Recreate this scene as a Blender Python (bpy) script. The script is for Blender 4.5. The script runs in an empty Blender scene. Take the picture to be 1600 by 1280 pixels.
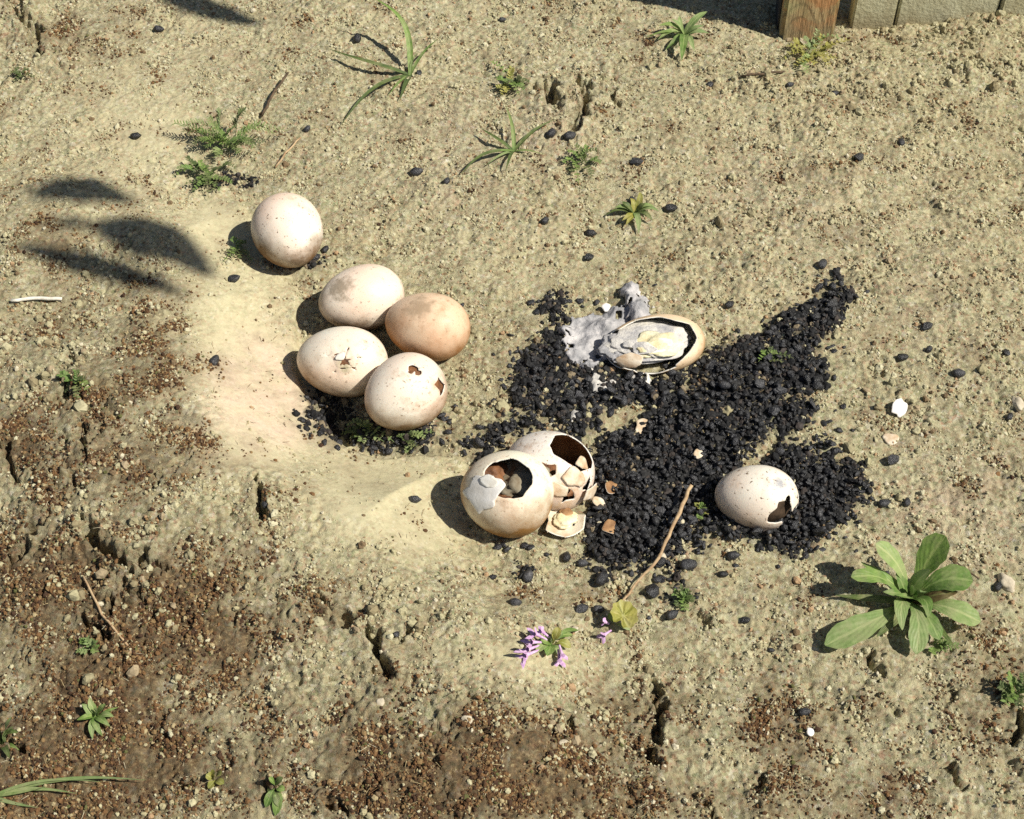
import bpy, bmesh, math, random
import numpy as np
from mathutils import Vector, Matrix, Euler, Quaternion

random.seed(7)
RNG = np.random.default_rng(7)
SC = bpy.context.scene
COL = SC.collection
R = math.radians

# ------------------------------------------------------------------ camera
PITCH, DIST, HFOV = R(50), 1.45, R(36.3)
F = 800 / math.tan(HFOV / 2)
CAM = np.array([0.0, -DIST * math.cos(PITCH), DIST * math.sin(PITCH)])
cam = bpy.data.cameras.new('camera')
cam.angle = HFOV
cam.clip_start, cam.clip_end = 0.01, 2000
camo = bpy.data.objects.new('camera', cam)
camo.location = CAM
camo.rotation_euler = (math.pi / 2 - PITCH, 0, 0)
COL.objects.link(camo)
SC.camera = camo

# ------------------------------------------------------------------ sky and sun
SUN_EL, SUN_AZ = R(51), R(-19)                 # azimuth measured from +x
SUN = Vector((math.cos(SUN_EL) * math.cos(SUN_AZ), math.cos(SUN_EL) * math.sin(SUN_AZ), math.sin(SUN_EL)))
w = bpy.data.worlds.new('World')
SC.world = w
w.use_nodes = True
nt = w.node_tree
bg = nt.nodes['Background']
sky = nt.nodes.new('ShaderNodeTexSky')
sky.sky_type = 'NISHITA'
sky.sun_disc = False
sky.sun_elevation = SUN_EL
sky.sun_rotation = math.pi / 2 - SUN_AZ
nt.links.new(sky.outputs[0], bg.inputs[0])
bg.inputs[1].default_value = 0.05
sl = bpy.data.lights.new('sun', 'SUN')
sl.energy = 5.0
sl.angle = R(0.53)
sl.color = (1.0, 0.95, 0.84)
so = bpy.data.objects.new('sun', sl)
so.rotation_euler = (-SUN).to_track_quat('-Z', 'Y').to_euler()
so.location = SUN * 5
COL.objects.link(so)
SC.view_settings.view_transform = 'Standard'
SC.view_settings.look = 'None'
SC.view_settings.exposure = 0.12
SC.view_settings.gamma = 1
SC.view_settings.use_curve_mapping = False
SC.cycles.max_bounces = 6
SC.cycles.diffuse_bounces = 2
SC.cycles.use_denoising = False

# ------------------------------------------------------------------ geometry of the view (build-time measuring only)
cp, sp_ = math.cos(PITCH), math.sin(PITCH)

def project(x, y, z):
    dx, dy, dz = x - CAM[0], y - CAM[1], z - CAM[2]
    dep = np.maximum(dy * cp - dz * sp_, 0.15)
    up = dy * sp_ + dz * cp
    return 800 + F * dx / dep, 640 - F * up / dep

def ray(px, py):
    a, b = (px - 800) / F, (640 - py) / F
    return np.array([a, cp + b * sp_, -sp_ + b * cp])

def at_z(px, py, z):
    d = ray(px, py)
    t = (z - CAM[2]) / d[2]
    return CAM + d * t

def pxm(y):                                     # photo pixels per metre near world y
    dep = (y - CAM[1]) * cp + CAM[2] * sp_
    return F / dep

# ------------------------------------------------------------------ noise
def _h(ix, iy, s):
    n = (ix.astype(np.int64) * 374761393 + iy.astype(np.int64) * 668265263 + s * 974634777) & 0xffffffff
    n = ((n ^ (n >> 13)) * 1274126177) & 0xffffffff
    n = (n ^ (n >> 16)) & 0xffffffff
    return n / 4294967295.0

def perlin(x, y, s=0):
    x0, y0 = np.floor(x), np.floor(y)
    fx, fy = x - x0, y - y0
    u, v = fx * fx * fx * (fx * (fx * 6 - 15) + 10), fy * fy * fy * (fy * (fy * 6 - 15) + 10)
    r = []
    for j in (0, 1):
        for i in (0, 1):
            a = _h(x0 + i, y0 + j, s) * 2 * math.pi
            r.append(np.cos(a) * (fx - i) + np.sin(a) * (fy - j))
    return ((r[0] * (1 - u) + r[1] * u) * (1 - v) + (r[2] * (1 - u) + r[3] * u) * v) * 1.5

def fbm(x, y, size, octs=3, s=0, gain=0.5):
    t, a, k = 0, 1.0, 1.0 / size
    for o in range(octs):
        t = t + a * perlin(x * k + 13.7 * o, y * k - 7.3 * o, s + o)
        a *= gain
        k *= 2.03
    return t

def worley(x, y, size, s=0):
    x, y = x / size, y / size
    x0, y0 = np.floor(x), np.floor(y)
    f1 = np.full(x.shape, 9.0)
    f2 = np.full(x.shape, 9.0)
    rid = np.zeros(x.shape)
    for j in (-1, 0, 1):
        for i in (-1, 0, 1):
            cx, cy = x0 + i, y0 + j
            d = np.hypot(cx + _h(cx, cy, s) - x, cy + _h(cx, cy, s + 1) - y)
            m = d < f1
            f2 = np.where(m, f1, np.minimum(f2, d))
            rid = np.where(m, _h(cx, cy, s + 2), rid)
            f1 = np.where(m, d, f1)
    return f1, f2, rid

def sst(a, b, x):
    t = np.clip((x - a) / (b - a), 0, 1)
    return t * t * (3 - 2 * t)

def seg_dist(x, y, pts):
    d = np.full(np.shape(x), 1e9)
    for (ax, ay), (bx, by) in zip(pts[:-1], pts[1:]):
        vx, vy = bx - ax, by - ay
        t = np.clip(((x - ax) * vx + (y - ay) * vy) / (vx * vx + vy * vy + 1e-12), 0, 1)
        d = np.minimum(d, np.hypot(x - ax - t * vx, y - ay - t * vy))
    return d

def poly_sd(x, y, pts):                         # negative inside
    ins = np.zeros(np.shape(x), bool)
    n = len(pts)
    for i in range(n):
        (ax, ay), (bx, by) = pts[i], pts[(i + 1) % n]
        c = (ay > y) != (by > y)
        ins ^= c & (x < (bx - ax) * (y - ay) / (by - ay + 1e-12) + ax)
    d = seg_dist(x, y, list(pts) + [pts[0]])
    return np.where(ins, -d, d)

def blobs(u, v, lst):
    t = np.zeros(np.shape(u))
    for (cx, cy, rx, ry, a) in lst:
        t = t + a * np.exp(-(((u - cx) / rx) ** 2 + ((v - cy) / ry) ** 2))
    return t

# ------------------------------------------------------------------ where things lie, measured on the photograph
LIP = [(250, 285), (310, 308), (372, 318), (392, 372), (420, 418), (455, 440), (452, 500), (448, 550), (466, 608), (490, 645),
       (522, 692), (590, 713), (650, 708), (712, 712), (722, 770), (770, 850), (830, 890)]
NEST = LIP + [(930, 900), (1060, 700), (1000, 480), (800, 400), (640, 330), (480, 285), (360, 250)]
HEAP = [
    [(1305, 438), (1328, 455), (1300, 500), (1282, 540), (1275, 600), (1255, 650), (1205, 665), (1165, 700), (1165, 740), (1125, 760),
     (1110, 830), (1050, 872), (960, 884), (930, 850), (925, 760), (915, 720), (935, 690), (1020, 640), (1050, 590), (1110, 560),
     (1180, 535), (1225, 500), (1265, 475)],
    [(1225, 705), (1290, 705), (1330, 745), (1345, 790), (1300, 825), (1255, 862), (1200, 850), (1130, 840), (1110, 800), (1170, 760)],
    [(845, 545), (880, 520), (905, 560), (950, 600), (1000, 600), (1010, 635), (960, 650), (905, 690), (860, 668), (815, 640), (800, 600)],
    [(735, 700), (790, 650), (830, 650), (850, 672), (800, 690), (770, 712), (740, 722)],
]
CRACKS = [  # px polyline, half width px, depth m
    ([(580, 980), (590, 1020), (604, 1058)], 11, .022), ([(500, 935), (520, 955), (545, 972)], 6, .012), ([(622, 1002), (638, 990), (650, 975)], 4, .010),
    ([(1022, 1075), (1032, 1110), (1020, 1150), (1018, 1190)], 9, .018), ([(132, 822), (148, 850), (190, 885)], 9, .020),
    ([(190, 880), (215, 885), (235, 870), (252, 900)], 7, .018), ([(172, 875), (196, 905), (205, 930)], 6, .014),
    ([(138, 968), (150, 985), (165, 1000)], 8, .016), ([(168, 935), (180, 968)], 6, .014), ([(405, 757), (418, 772), (400, 805)], 9, .018),
    ([(127, 668), (133, 708)], 6, .014), ([(112, 740), (122, 768)], 5, .012), ([(133, 708), (175, 640)], 3, .006), ([(48, 40), (56, 78)], 10, .018),
    ([(108, 585), (95, 620)], 7, .012), ([(100, 555), (125, 562)], 6, .010), ([(262, 1155), (285, 1182)], 5, .012), ([(30, 1042), (45, 1025)], 6, .012),
    ([(508, 1245), (545, 1278)], 6, .014), ([(575, 1220), (590, 1235)], 5, .010), ([(1592, 1118), (1578, 1140), (1588, 1165)], 8, .016),
    ([(845, 140), (868, 162)], 11, .020), ([(915, 132), (905, 180)], 11, .020), ([(890, 205), (905, 195)], 7, .012), ([(955, 150), (965, 165)], 6, .010), ([(20, 5), (30, 20)], 14, .020),
    ([(1360, 1030), (1378, 1048)], 5, .010), ([(1450, 1080), (1530, 1085)], 3, .006), ([(220, 765), (290, 715), (302, 675)], 3, .006),
    ([(0, 1160), (40, 1168)], 6, .012), ([(270, 1222), (300, 1232)], 6, .012), ([(415, 1230), (424, 1240)], 7, .014), ([(1085, 960), (1110, 975)], 6, .008),
    ([(500, 640), (540, 690)], 10, .006), ([(660, 905), (700, 900)], 3, .005), ([(840, 1100), (860, 1120)], 5, .008), ([(1310, 975), (1330, 990)], 4, .004),
    ([(1100, 1060), (1120, 1050)], 4, .006), ([(1480, 1200), (1500, 1230)], 6, .010), ([(1100, 1250), (1115, 1275)], 7, .012), ([(880, 1135), (900, 1150)], 6, .012),
    ([(1190, 1215), (1200, 1235)], 5, .008), ([(75, 800), (30, 850)], 6, .010), ([(45, 850), (20, 870)], 6, .012), ([(5, 690), (20, 740)], 8, .012),
]

def w_poly(pts, z=0.0):
    return [tuple(at_z(a, b, z)[:2]) for a, b in pts]

LIPW, NESTW = w_poly(LIP, 0.0), w_poly(NEST, 0.0)

def macro(x, y):
    u, v = project(x, y, 0 * x)
    far = sst(0.9, 1.6, np.hypot(x, y))
    sd = poly_sd(x, y, NESTW)
    ld = seg_dist(x, y, LIPW)
    left = (sd > 0) * 1.0
    band = sst(0.42, 0.16, ld)
    h = left * 0.041 * sst(0.0, 0.105, sd) * band * sst(1000, 760, u) * (.55 + .45 * sst(500, 640, v)) * sst(250, 330, v)
    strong = blobs(u, v, [(500, 640, 110, 90, 1.0), (640, 720, 110, 50, .6), (450, 500, 60, 80, .7), (380, 350, 60, 50, .6), (745, 790, 50, 70, .35)])
    h = h - (1 - left) * np.clip(strong, 0, 1) * 0.013 * sst(0, 0.010, -sd) * sst(.13, .05, ld)
    h = h - (1 - left) * .011 * np.exp(-((sd + .020) / .013) ** 2) * np.clip(blobs(u, v, [(505, 650, 70, 55, 1.2), (600, 690, 60, 40, .8)]), 0, 1)
    h = h - blobs(u, v, [(590, 560, 170, 130, .014), (1010, 700, 230, 150, .010)])
    h = h + blobs(u, v, [(1480, 100, 140, 50, .013), (1570, 40, 90, 60, .014), (250, 850, 200, 160, .010), (700, 30, 300, 120, .006), (120, 1150, 220, 120, .008),
                         (1150, 60, 120, 50, -.006), (900, 1180, 240, 90, .006), (1300, 1180, 150, 90, .006), (1550, 600, 120, 200, .004)])
    h = h + fbm(x, y, .30, 2, 5) * 0.006
    return h * (1 - far)

def masks(x, y, zm):
    u, v = project(x, y, zm)
    n1 = fbm(x, y, .06, 4, 21)
    n2 = fbm(x, y, .018, 3, 31)
    smooth = blobs(u, v, [(400, 610, 90, 110, 1.2), (440, 700, 110, 60, .6), (350, 480, 80, 110, .8), (330, 350, 60, 45, .9), (420, 400, 60, 60, .5), (250, 240, 90, 90, .5),
                          (200, 170, 120, 80, .5), (560, 790, 90, 70, .9), (680, 830, 80, 60, .9), (640, 740, 90, 40, .8), (90, 330, 110, 90, .3),
                          (820, 1030, 120, 40, .6), (1380, 30, 60, 30, .4), (620, 30, 120, 60, .2), (300, 60, 130, 60, .3), (820, 400, 90, 60, .4), (1200, 480, 60, 40, .3)])
    smooth = np.clip(smooth + n1 * .18, 0, 1)
    brown = blobs(u, v, [(250, 1010, 130, 90, .85), (60, 900, 100, 110, .75), (120, 1150, 150, 120, .8), (200, 770, 80, 70, .45), (210, 620, 100, 110, .55), (150, 480, 130, 60, .25),  # includes the bank's shaded left side, painted darker
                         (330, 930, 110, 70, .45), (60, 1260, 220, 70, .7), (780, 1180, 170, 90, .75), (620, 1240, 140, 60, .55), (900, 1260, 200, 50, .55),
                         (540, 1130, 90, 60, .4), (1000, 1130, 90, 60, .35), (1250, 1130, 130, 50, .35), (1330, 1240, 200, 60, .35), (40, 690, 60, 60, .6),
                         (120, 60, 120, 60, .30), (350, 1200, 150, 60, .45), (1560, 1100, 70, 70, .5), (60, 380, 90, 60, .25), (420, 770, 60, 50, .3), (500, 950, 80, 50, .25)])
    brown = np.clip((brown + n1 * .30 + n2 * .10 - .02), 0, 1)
    pink = np.clip(blobs(u, v, [(370, 600, 80, 60, .7), (450, 670, 60, 40, .6), (340, 650, 60, 40, .4), (1500, 800, 130, 80, .9), (700, 240, 90, 120, .5), (1250, 330, 200, 120, .35), (860, 210, 60, 50, .8), (420, 600, 60, 90, .9), (1450, 500, 120, 140, .3), (1170, 290, 60, 60, .4)]) + n1 * .1, 0, 1)
    heap = np.zeros_like(u)
    for p in HEAP:
        heap = np.maximum(heap, sst(16, -14, poly_sd(u, v, p) + n1 * 22 + n2 * 16))
    heap = np.maximum(heap, blobs(u, v, [(620, 680, 70, 26, .8), (505, 645, 34, 34, .9), (865, 480, 22, 28, .6), (820, 890, 22, 18, .4), (940, 900, 26, 20, .5), (1060, 920, 30, 40, .35), (985, 610, 60, 20, .5), (360, 285, 50, 14, .5), (480, 415, 30, 12, .5), (880, 610, 70, 60, .5)]) * np.clip(1 + n2 * 1.4, 0, 1.6))  # the blob at the cluster's lower left paints the hollow's shadow
    heap = heap * (1 - .75 * blobs(u, v, [(965, 655, 40, 20, 1), (1075, 600, 22, 16, 1), (1240, 625, 26, 10, 1)]).clip(0, 1))
    return u, v, smooth, brown, pink, np.clip(heap, 0, 1), n1, n2

def full_height(x, y):
    zm = macro(x, y)
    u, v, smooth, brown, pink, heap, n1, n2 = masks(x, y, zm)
    r = np.hypot(x, y)
    near = sst(1.3, 0.85, r)
    rough = np.clip(1 - smooth * .93, .07, 1) * np.clip(.85 + .75 * fbm(x, y, .07, 2, 171), .3, 1.35)
    z = zm + fbm(x, y, .10, 2, 41) * .0035 * (0.4 + .6 * rough)
    z = z + (fbm(x, y, .036, 2, 51) * .0032 + fbm(x, y, .013, 2, 61) * .0017 + np.abs(fbm(x, y, .0075, 2, 71)) * .0021) * rough * near
    z = z + fbm(x, y, .0044, 1, 75) * .0014 * (rough * .9 + .1) * near
    # crumbly clods: flat-topped cells with recessed joints
    f1, f2, rid = worley(x + fbm(x, y, .01, 1, 3) * .002, y + fbm(x, y, .01, 1, 4) * .002, .0085, 81)
    clod_m = np.clip(blobs(u, v, [(1480, 90, 160, 110, 1), (1150, 130, 150, 60, .7), (1250, 180, 150, 60, .6), (250, 900, 260, 200, .8), (120, 1100, 260, 200, .8), (60, 620, 130, 140, .8),
                                  (600, 1050, 200, 120, .6), (800, 1180, 300, 120, .7), (1300, 1150, 300, 160, .6), (1350, 620, 200, 200, .5), (70, 80, 140, 90, .7), (1150, 380, 250, 120, .5)]), 0, 1)
    z = z + (sst(0, .35, f2 - f1) * .0016 * rid * 1.5 - .0004) * clod_m * rough * near
    f1, f2, rid = worley(x, y, .024, 91)
    z = z + (sst(0.02, .22, f2 - f1) * .0045 * rid) * np.clip(brown + clod_m * .45, 0, 1) * rough * near
    # small pits where crumbs have come away
    f1, f2, rid = worley(x + fbm(x, y, .006, 2, 151) * .003, y + fbm(x, y, .006, 2, 161) * .003, .0105, 101)
    z = z - sst(.34, .12, f1) * (rid > .42) * .0042 * rid * rough * near * (.5 + clod_m * .5)
    # heap is a low lumpy mat
    z = z + heap * (.0035 + fbm(x, y, .02, 2, 111) * .0025)
    f1, f2, rid = worley(x + fbm(x, y, .02, 3, 181) * .008, y + fbm(x, y, .02, 3, 191) * .008, .055, 195)
    z = z - sst(.045, .0, f2 - f1) * .006 * np.clip(brown + clod_m * .6 - .25, 0, 1) * sst(-.1, .4, fbm(x, y, .09, 2, 197)) * near
    u = u + fbm(x, y, .017, 3, 131) * 15
    v = v + fbm(x, y, .017, 3, 141) * 15
    wob = n2 * 5
    for pts, hw, dep in CRACKS:
        u0, v0 = min(p[0] for p in pts) - 60, min(p[1] for p in pts) - 60
        u1, v1 = max(p[0] for p in pts) + 60, max(p[1] for p in pts) + 60
        m = (u > u0) & (u < u1) & (v > v0) & (v < v1)
        if m.any():
            d = seg_dist(u[m], v[m], pts) + wob[m] * 1.3 + hw * .25
            z[m] = z[m] - dep * 1.1 * sst(hw * 1.7, hw * .45, d) + dep * .22 * sst(hw * 4, hw * 1.8, d) * (d > hw * .5)
    return z, smooth, brown, pink, heap

# ------------------------------------------------------------------ ground grid
STEP = 0.0015
xf = np.arange(-0.70, 0.7001, STEP)
yf = np.arange(-0.45, 0.74, STEP)
g, out = STEP, []
t = 0.0
while t < 150:
    g *= 1.22
    t += g
    out.append(t)
out = np.array(out)
XS = np.concatenate([xf[0] - out[::-1], xf, xf[-1] + out])
YS = np.concatenate([yf[0] - out[::-1], yf, yf[-1] + out])
GX, GY = np.meshgrid(XS, YS)
GZ, A_SM, A_BR, A_PK, A_HP = full_height(GX, GY)

ix0, iy0 = len(out), len(out)
def gz(x, y):                                   # exact ground height inside the fine patch
    fx = min(max((x - xf[0]) / STEP, 0), len(xf) - 1.001)
    fy = min(max((y - yf[0]) / STEP, 0), len(yf) - 1.001)
    i, j = int(fx), int(fy)
    a, b = fx - i, fy - j
    Z = GZ[iy0 + j:iy0 + j + 2, ix0 + i:ix0 + i + 2]
    return float((Z[0, 0] * (1 - a) + Z[0, 1] * a) * (1 - b) + (Z[1, 0] * (1 - a) + Z[1, 1] * a) * b)

def gz_soft(x, y, r=.01):
    return sum(gz(x + r * math.cos(k), y + r * math.sin(k)) for k in range(6)) / 6

def g_at(px, py, lift=0.0):                     # point of the ground (plus lift) seen at a photo pixel
    z = 0.0
    for _ in range(14):
        p = at_z(px, py, z + lift)
        z = z * .4 + gz(p[0], p[1]) * .6
    return Vector((p[0], p[1], z + lift))

# ------------------------------------------------------------------ materials
def mat(name, rough=0.8, spec=0.3):
    m = bpy.data.materials.new(name)
    m.use_nodes = True
    b = m.node_tree.nodes['Principled BSDF']
    b.inputs['Roughness'].default_value = rough
    b.inputs['Specular IOR Level'].default_value = spec
    return m, m.node_tree, b

class N:                                        # tiny node helper
    def __init__(s, nt): s.nt = nt
    def new(s, t, **k):
        n = s.nt.nodes.new(t)
        for a, b in k.items(): setattr(n, a, b)
        return n
    def link(s, a, b): s.nt.links.new(a, b)
    def coord(s, kind='Object'):
        return s.new('ShaderNodeTexCoord').outputs[kind]
    def noise(s, co, scale, det=3, rough=.55, out='Fac'):
        n = s.new('ShaderNodeTexNoise')
        n.inputs['Scale'].default_value = scale; n.inputs['Detail'].default_value = det; n.inputs['Roughness'].default_value = rough
        s.link(co, n.inputs['Vector'])
        return n.outputs[out]
    def voro(s, co, scale, out='Color', feat='F1'):
        n = s.new('ShaderNodeTexVoronoi', feature=feat)
        n.inputs['Scale'].default_value = scale
        s.link(co, n.inputs['Vector'])
        return n.outputs[out]
    def ramp(s, f, stops, interp='LINEAR'):
        n = s.new('ShaderNodeValToRGB')
        cr = n.color_ramp; cr.interpolation = interp
        while len(cr.elements) < len(stops): cr.elements.new(.5)
        for e, (p, c) in zip(cr.elements, stops):
            e.position = p; e.color = (c, c, c, 1) if isinstance(c, (int, float)) else (*c, 1)
        s.link(f, n.inputs[0])
        return n.outputs[0]
    def mix(s, f, a, b, blend='MIX'):
        n = s.new('ShaderNodeMix', data_type='RGBA', blend_type=blend)
        for v, i in ((f, 0), (a, 6), (b, 7)):
            if isinstance(v, (int, float)): n.inputs[i].default_value = v if i == 0 else (v, v, v, 1)
            elif isinstance(v, tuple): n.inputs[i].default_value = (*v, 1)
            else: s.link(v, n.inputs[i])
        return n.outputs[2]
    def math(s, op, a, b=0.0, c=None):
        n = s.new('ShaderNodeMath', operation=op)
        for i, v in enumerate((a, b) if c is None else (a, b, c)):
            if isinstance(v, (int, float)): n.inputs[i].default_value = v
            else: s.link(v, n.inputs[i])
        return n.outputs[0]
    def attr(s, name, typ='GEOMETRY', out='Fac'):
        n = s.new('ShaderNodeAttribute', attribute_name=name, attribute_type=typ)
        return n.outputs[out]
    def bump(s, h, dist, strength=1.0):
        n = s.new('ShaderNodeBump')
        n.inputs['Distance'].default_value = dist; n.inputs['Strength'].default_value = strength
        s.link(h, n.inputs['Height'])
        return n.outputs[0]
    def white(s, co):
        n = s.new('ShaderNodeSeparateColor'); s.link(co, n.inputs[0]); return n.outputs[0]

GRAINS = [(0, (.60, .57, .37)), (.30, (.50, .46, .30)), (.50, (.42, .38, .22)), (.64, (.50, .33, .22)), (.73, (.31, .34, .18)), (.84, (.26, .16, .09)), (.92, (.10, .09, .06)), (.955, (.72, .68, .55))]

def ground_mat():
    m, nt, b = mat('sandy_soil', .95, .12)
    n = N(nt); co = n.coord()
    big = n.ramp(n.noise(co, 11, 6, .65), [(.32, (.34, .275, .155)), (.52, (.465, .395, .232)), (.70, (.56, .49, .30))])
    pk = n.attr('pinkish'); sm = n.attr('smooth'); br = n.attr('brown'); hp = n.attr('dark_dust_shade')
    big = n.mix(n.math('MULTIPLY', sm, .55), big, (.68, .625, .41))
    big = n.mix(n.math('MULTIPLY', pk, n.ramp(n.noise(co, 40, 4, .6), [(.35, .35), (.6, .85)])), big, (.74, .56, .43))
    g1 = n.ramp(n.white(n.voro(co, 430)), GRAINS, 'CONSTANT')
    g2 = n.ramp(n.white(n.voro(co, 235)), GRAINS, 'CONSTANT')
    patch = n.ramp(n.noise(co, 55, 4, .7), [(.38, .30), (.64, .95)])
    gs = n.math('MULTIPLY', patch, n.math('SUBTRACT', 1.0, n.math('MULTIPLY', sm, .72)))
    c = n.mix(gs, big, g1)
    c = n.mix(n.math('MULTIPLY', gs, .5), c, g2)
    mott = n.ramp(n.noise(co, 120, 4, .65), [(.36, .66), (.54, 1.05)])
    c = n.mix(n.math('SUBTRACT', .9, n.math('MULTIPLY', sm, .6)), c, mott, 'MULTIPLY')
    # dry brown moss and litter crust, plus painted shade left of the bank
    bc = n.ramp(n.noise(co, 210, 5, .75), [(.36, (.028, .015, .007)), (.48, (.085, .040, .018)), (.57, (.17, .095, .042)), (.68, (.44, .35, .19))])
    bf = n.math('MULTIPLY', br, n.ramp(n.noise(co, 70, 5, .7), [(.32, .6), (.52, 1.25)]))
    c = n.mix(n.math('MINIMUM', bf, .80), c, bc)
    dk = n.ramp(n.noise(co, 160, 4, .7), [(.35, (.018, .017, .018)), (.55, (.06, .052, .042)), (.68, (.20, .17, .11))])
    df = n.math('MULTIPLY', hp, n.ramp(n.noise(co, 90, 4, .65), [(.33, 1.0), (.66, .5)]))
    c = n.mix(df, c, dk)
    n.link(c, b.inputs['Base Color'])
    hh = n.math('ADD', n.noise(co, 480, 6, .75), n.math('MULTIPLY', n.noise(co, 1300, 2, .6), .3))
    rs = n.math('SUBTRACT', 1.0, n.math('MULTIPLY', sm, .72))
    bp = n.new('ShaderNodeBump'); bp.inputs['Distance'].default_value = .0022
    n.link(rs, bp.inputs['Strength']); n.link(hh, bp.inputs['Height'])
    n.link(bp.outputs[0], b.inputs['Normal'])
    return m

def simple(name, c1, c2, scale, rough=.7, spec=.3, bump=.0005, c3=None, bscale=None, rand=0.0, mud=None, world=False):
    m, nt, b = mat(name, rough, spec)
    n = N(nt); co = n.new('ShaderNodeNewGeometry').outputs['Position'] if world else n.coord()
    st = [(.33, c1), (.62, c2)] + ([(.74, c3)] if c3 else [])
    c = n.ramp(n.noise(co, scale, 5, .65), st)
    if rand:
        rnd = n.new('ShaderNodeObjectInfo').outputs['Random']
        c = n.mix(1.0, c, n.ramp(rnd, [(0, 1 - rand), (1, 1 + rand)]), 'MULTIPLY')
    if mud is not None:
        sp = n.new('ShaderNodeSeparateXYZ'); n.link(co, sp.inputs[0])
        d_ = n.math('ADD', n.math('SUBTRACT', sp.outputs[2], mud), n.math('MULTIPLY', n.noise(co, 45, 5, .7), -.10))
        c = n.mix(n.ramp(n.math('MULTIPLY', n.math('ADD', d_, .05), 14.0), [(.0, .85), (.8, 0.0)]), c, (.36, .30, .18))
    n.link(c, b.inputs['Base Color'])
    if bump:
        n.link(n.bump(n.noise(co, bscale or scale * 2, 4, .65), bump), b.inputs['Normal'])
    return m

def crumb_mat(name, stops, rough=.95):
    m, nt, b = mat(name, rough, .15)
    n = N(nt)
    rnd = n.new('ShaderNodeObjectInfo').outputs['Random']
    c = n.ramp(rnd, stops, 'CONSTANT')
    c = n.mix(.5, c, n.ramp(n.noise(n.coord(), 3, 3), [(.3, .6), (.6, 1.1)]), 'MULTIPLY')
    n.link(c, b.inputs['Base Color'])
    return m

def egg_mat(name, shell, stain_shade, low=.35, amount=.45, scale=28, speck=.5, seed=0.0, extra=None):
    m, nt, b = mat(name, .48, .35)
    n = N(nt); co0 = n.coord()
    mp = n.new('ShaderNodeMapping'); mp.inputs['Location'].default_value = (seed, seed * 1.7, -seed)
    n.link(co0, mp.inputs['Vector']); co = mp.outputs[0]
    base = n.mix(n.ramp(n.noise(co, 18, 3), [(.35, 0.0), (.65, 1.0)]), shell, tuple(min(1, s * t) for s, t in zip(shell, (1.0, .84, .78))))
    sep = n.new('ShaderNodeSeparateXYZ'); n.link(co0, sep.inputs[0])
    hz = n.math('MULTIPLY', sep.outputs[2], -24.0)                       # soil stain and painted shading round the underside
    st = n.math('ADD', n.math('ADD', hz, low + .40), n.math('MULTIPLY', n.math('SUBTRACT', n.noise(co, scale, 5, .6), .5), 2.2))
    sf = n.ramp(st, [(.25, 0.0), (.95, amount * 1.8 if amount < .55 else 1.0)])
    c = n.mix(sf, base, stain_shade)
    mot = n.ramp(n.noise(co, 75, 6, .7), [(.51, 0.0), (.62, .45)])
    mot = n.math('MULTIPLY', mot, n.ramp(n.noise(co, 22, 3), [(.42, .12), (.60, 1.0)]))
    c = n.mix(mot, c, (.42, .25, .13))
    sk = n.ramp(n.noise(co, 300, 3, .6), [(.62, 0.0), (.69, 1.0)])
    c = n.mix(n.math('MULTIPLY', sk, speck), c, (.12, .065, .03))
    big = n.ramp(n.voro(co, 95, 'Distance'), [(.055, 1.0), (.085, 0.0)])
    gate = n.ramp(n.white(n.voro(co, 95)), [(.80, 0.0), (.82, 1.0)])
    c = n.mix(n.math('MULTIPLY', big, n.math('MULTIPLY', gate, speck)), c, (.06, .04, .03))
    if extra:
        (ex, ey, ez), r, col = extra
        vm = n.new('ShaderNodeVectorMath', operation='DISTANCE'); n.link(co0, vm.inputs[0]); vm.inputs[1].default_value = (ex, ey, ez)
        dd = n.math('ADD', vm.outputs['Value'], n.math('MULTIPLY', n.math('SUBTRACT', n.noise(co, 90, 6, .7), .5), r * 2.8))
        c = n.mix(n.ramp(n.math('DIVIDE', dd, r), [(.30, .78), (1.0, 0.0)]), c, col)
    n.link(c, b.inputs['Base Color'])
    hh = n.math('ADD', n.noise(co, 700, 2), n.math('MULTIPLY', n.noise(co, 60, 3), 1.0))
    n.link(n.bump(hh, .00025, .6), b.inputs['Normal'])
    b.inputs['Subsurface Weight'].default_value = .04
    b.inputs['Subsurface Radius'].default_value = (.01, .006, .004)
    b.inputs['Subsurface Scale'].default_value = .3
    return m

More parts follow.
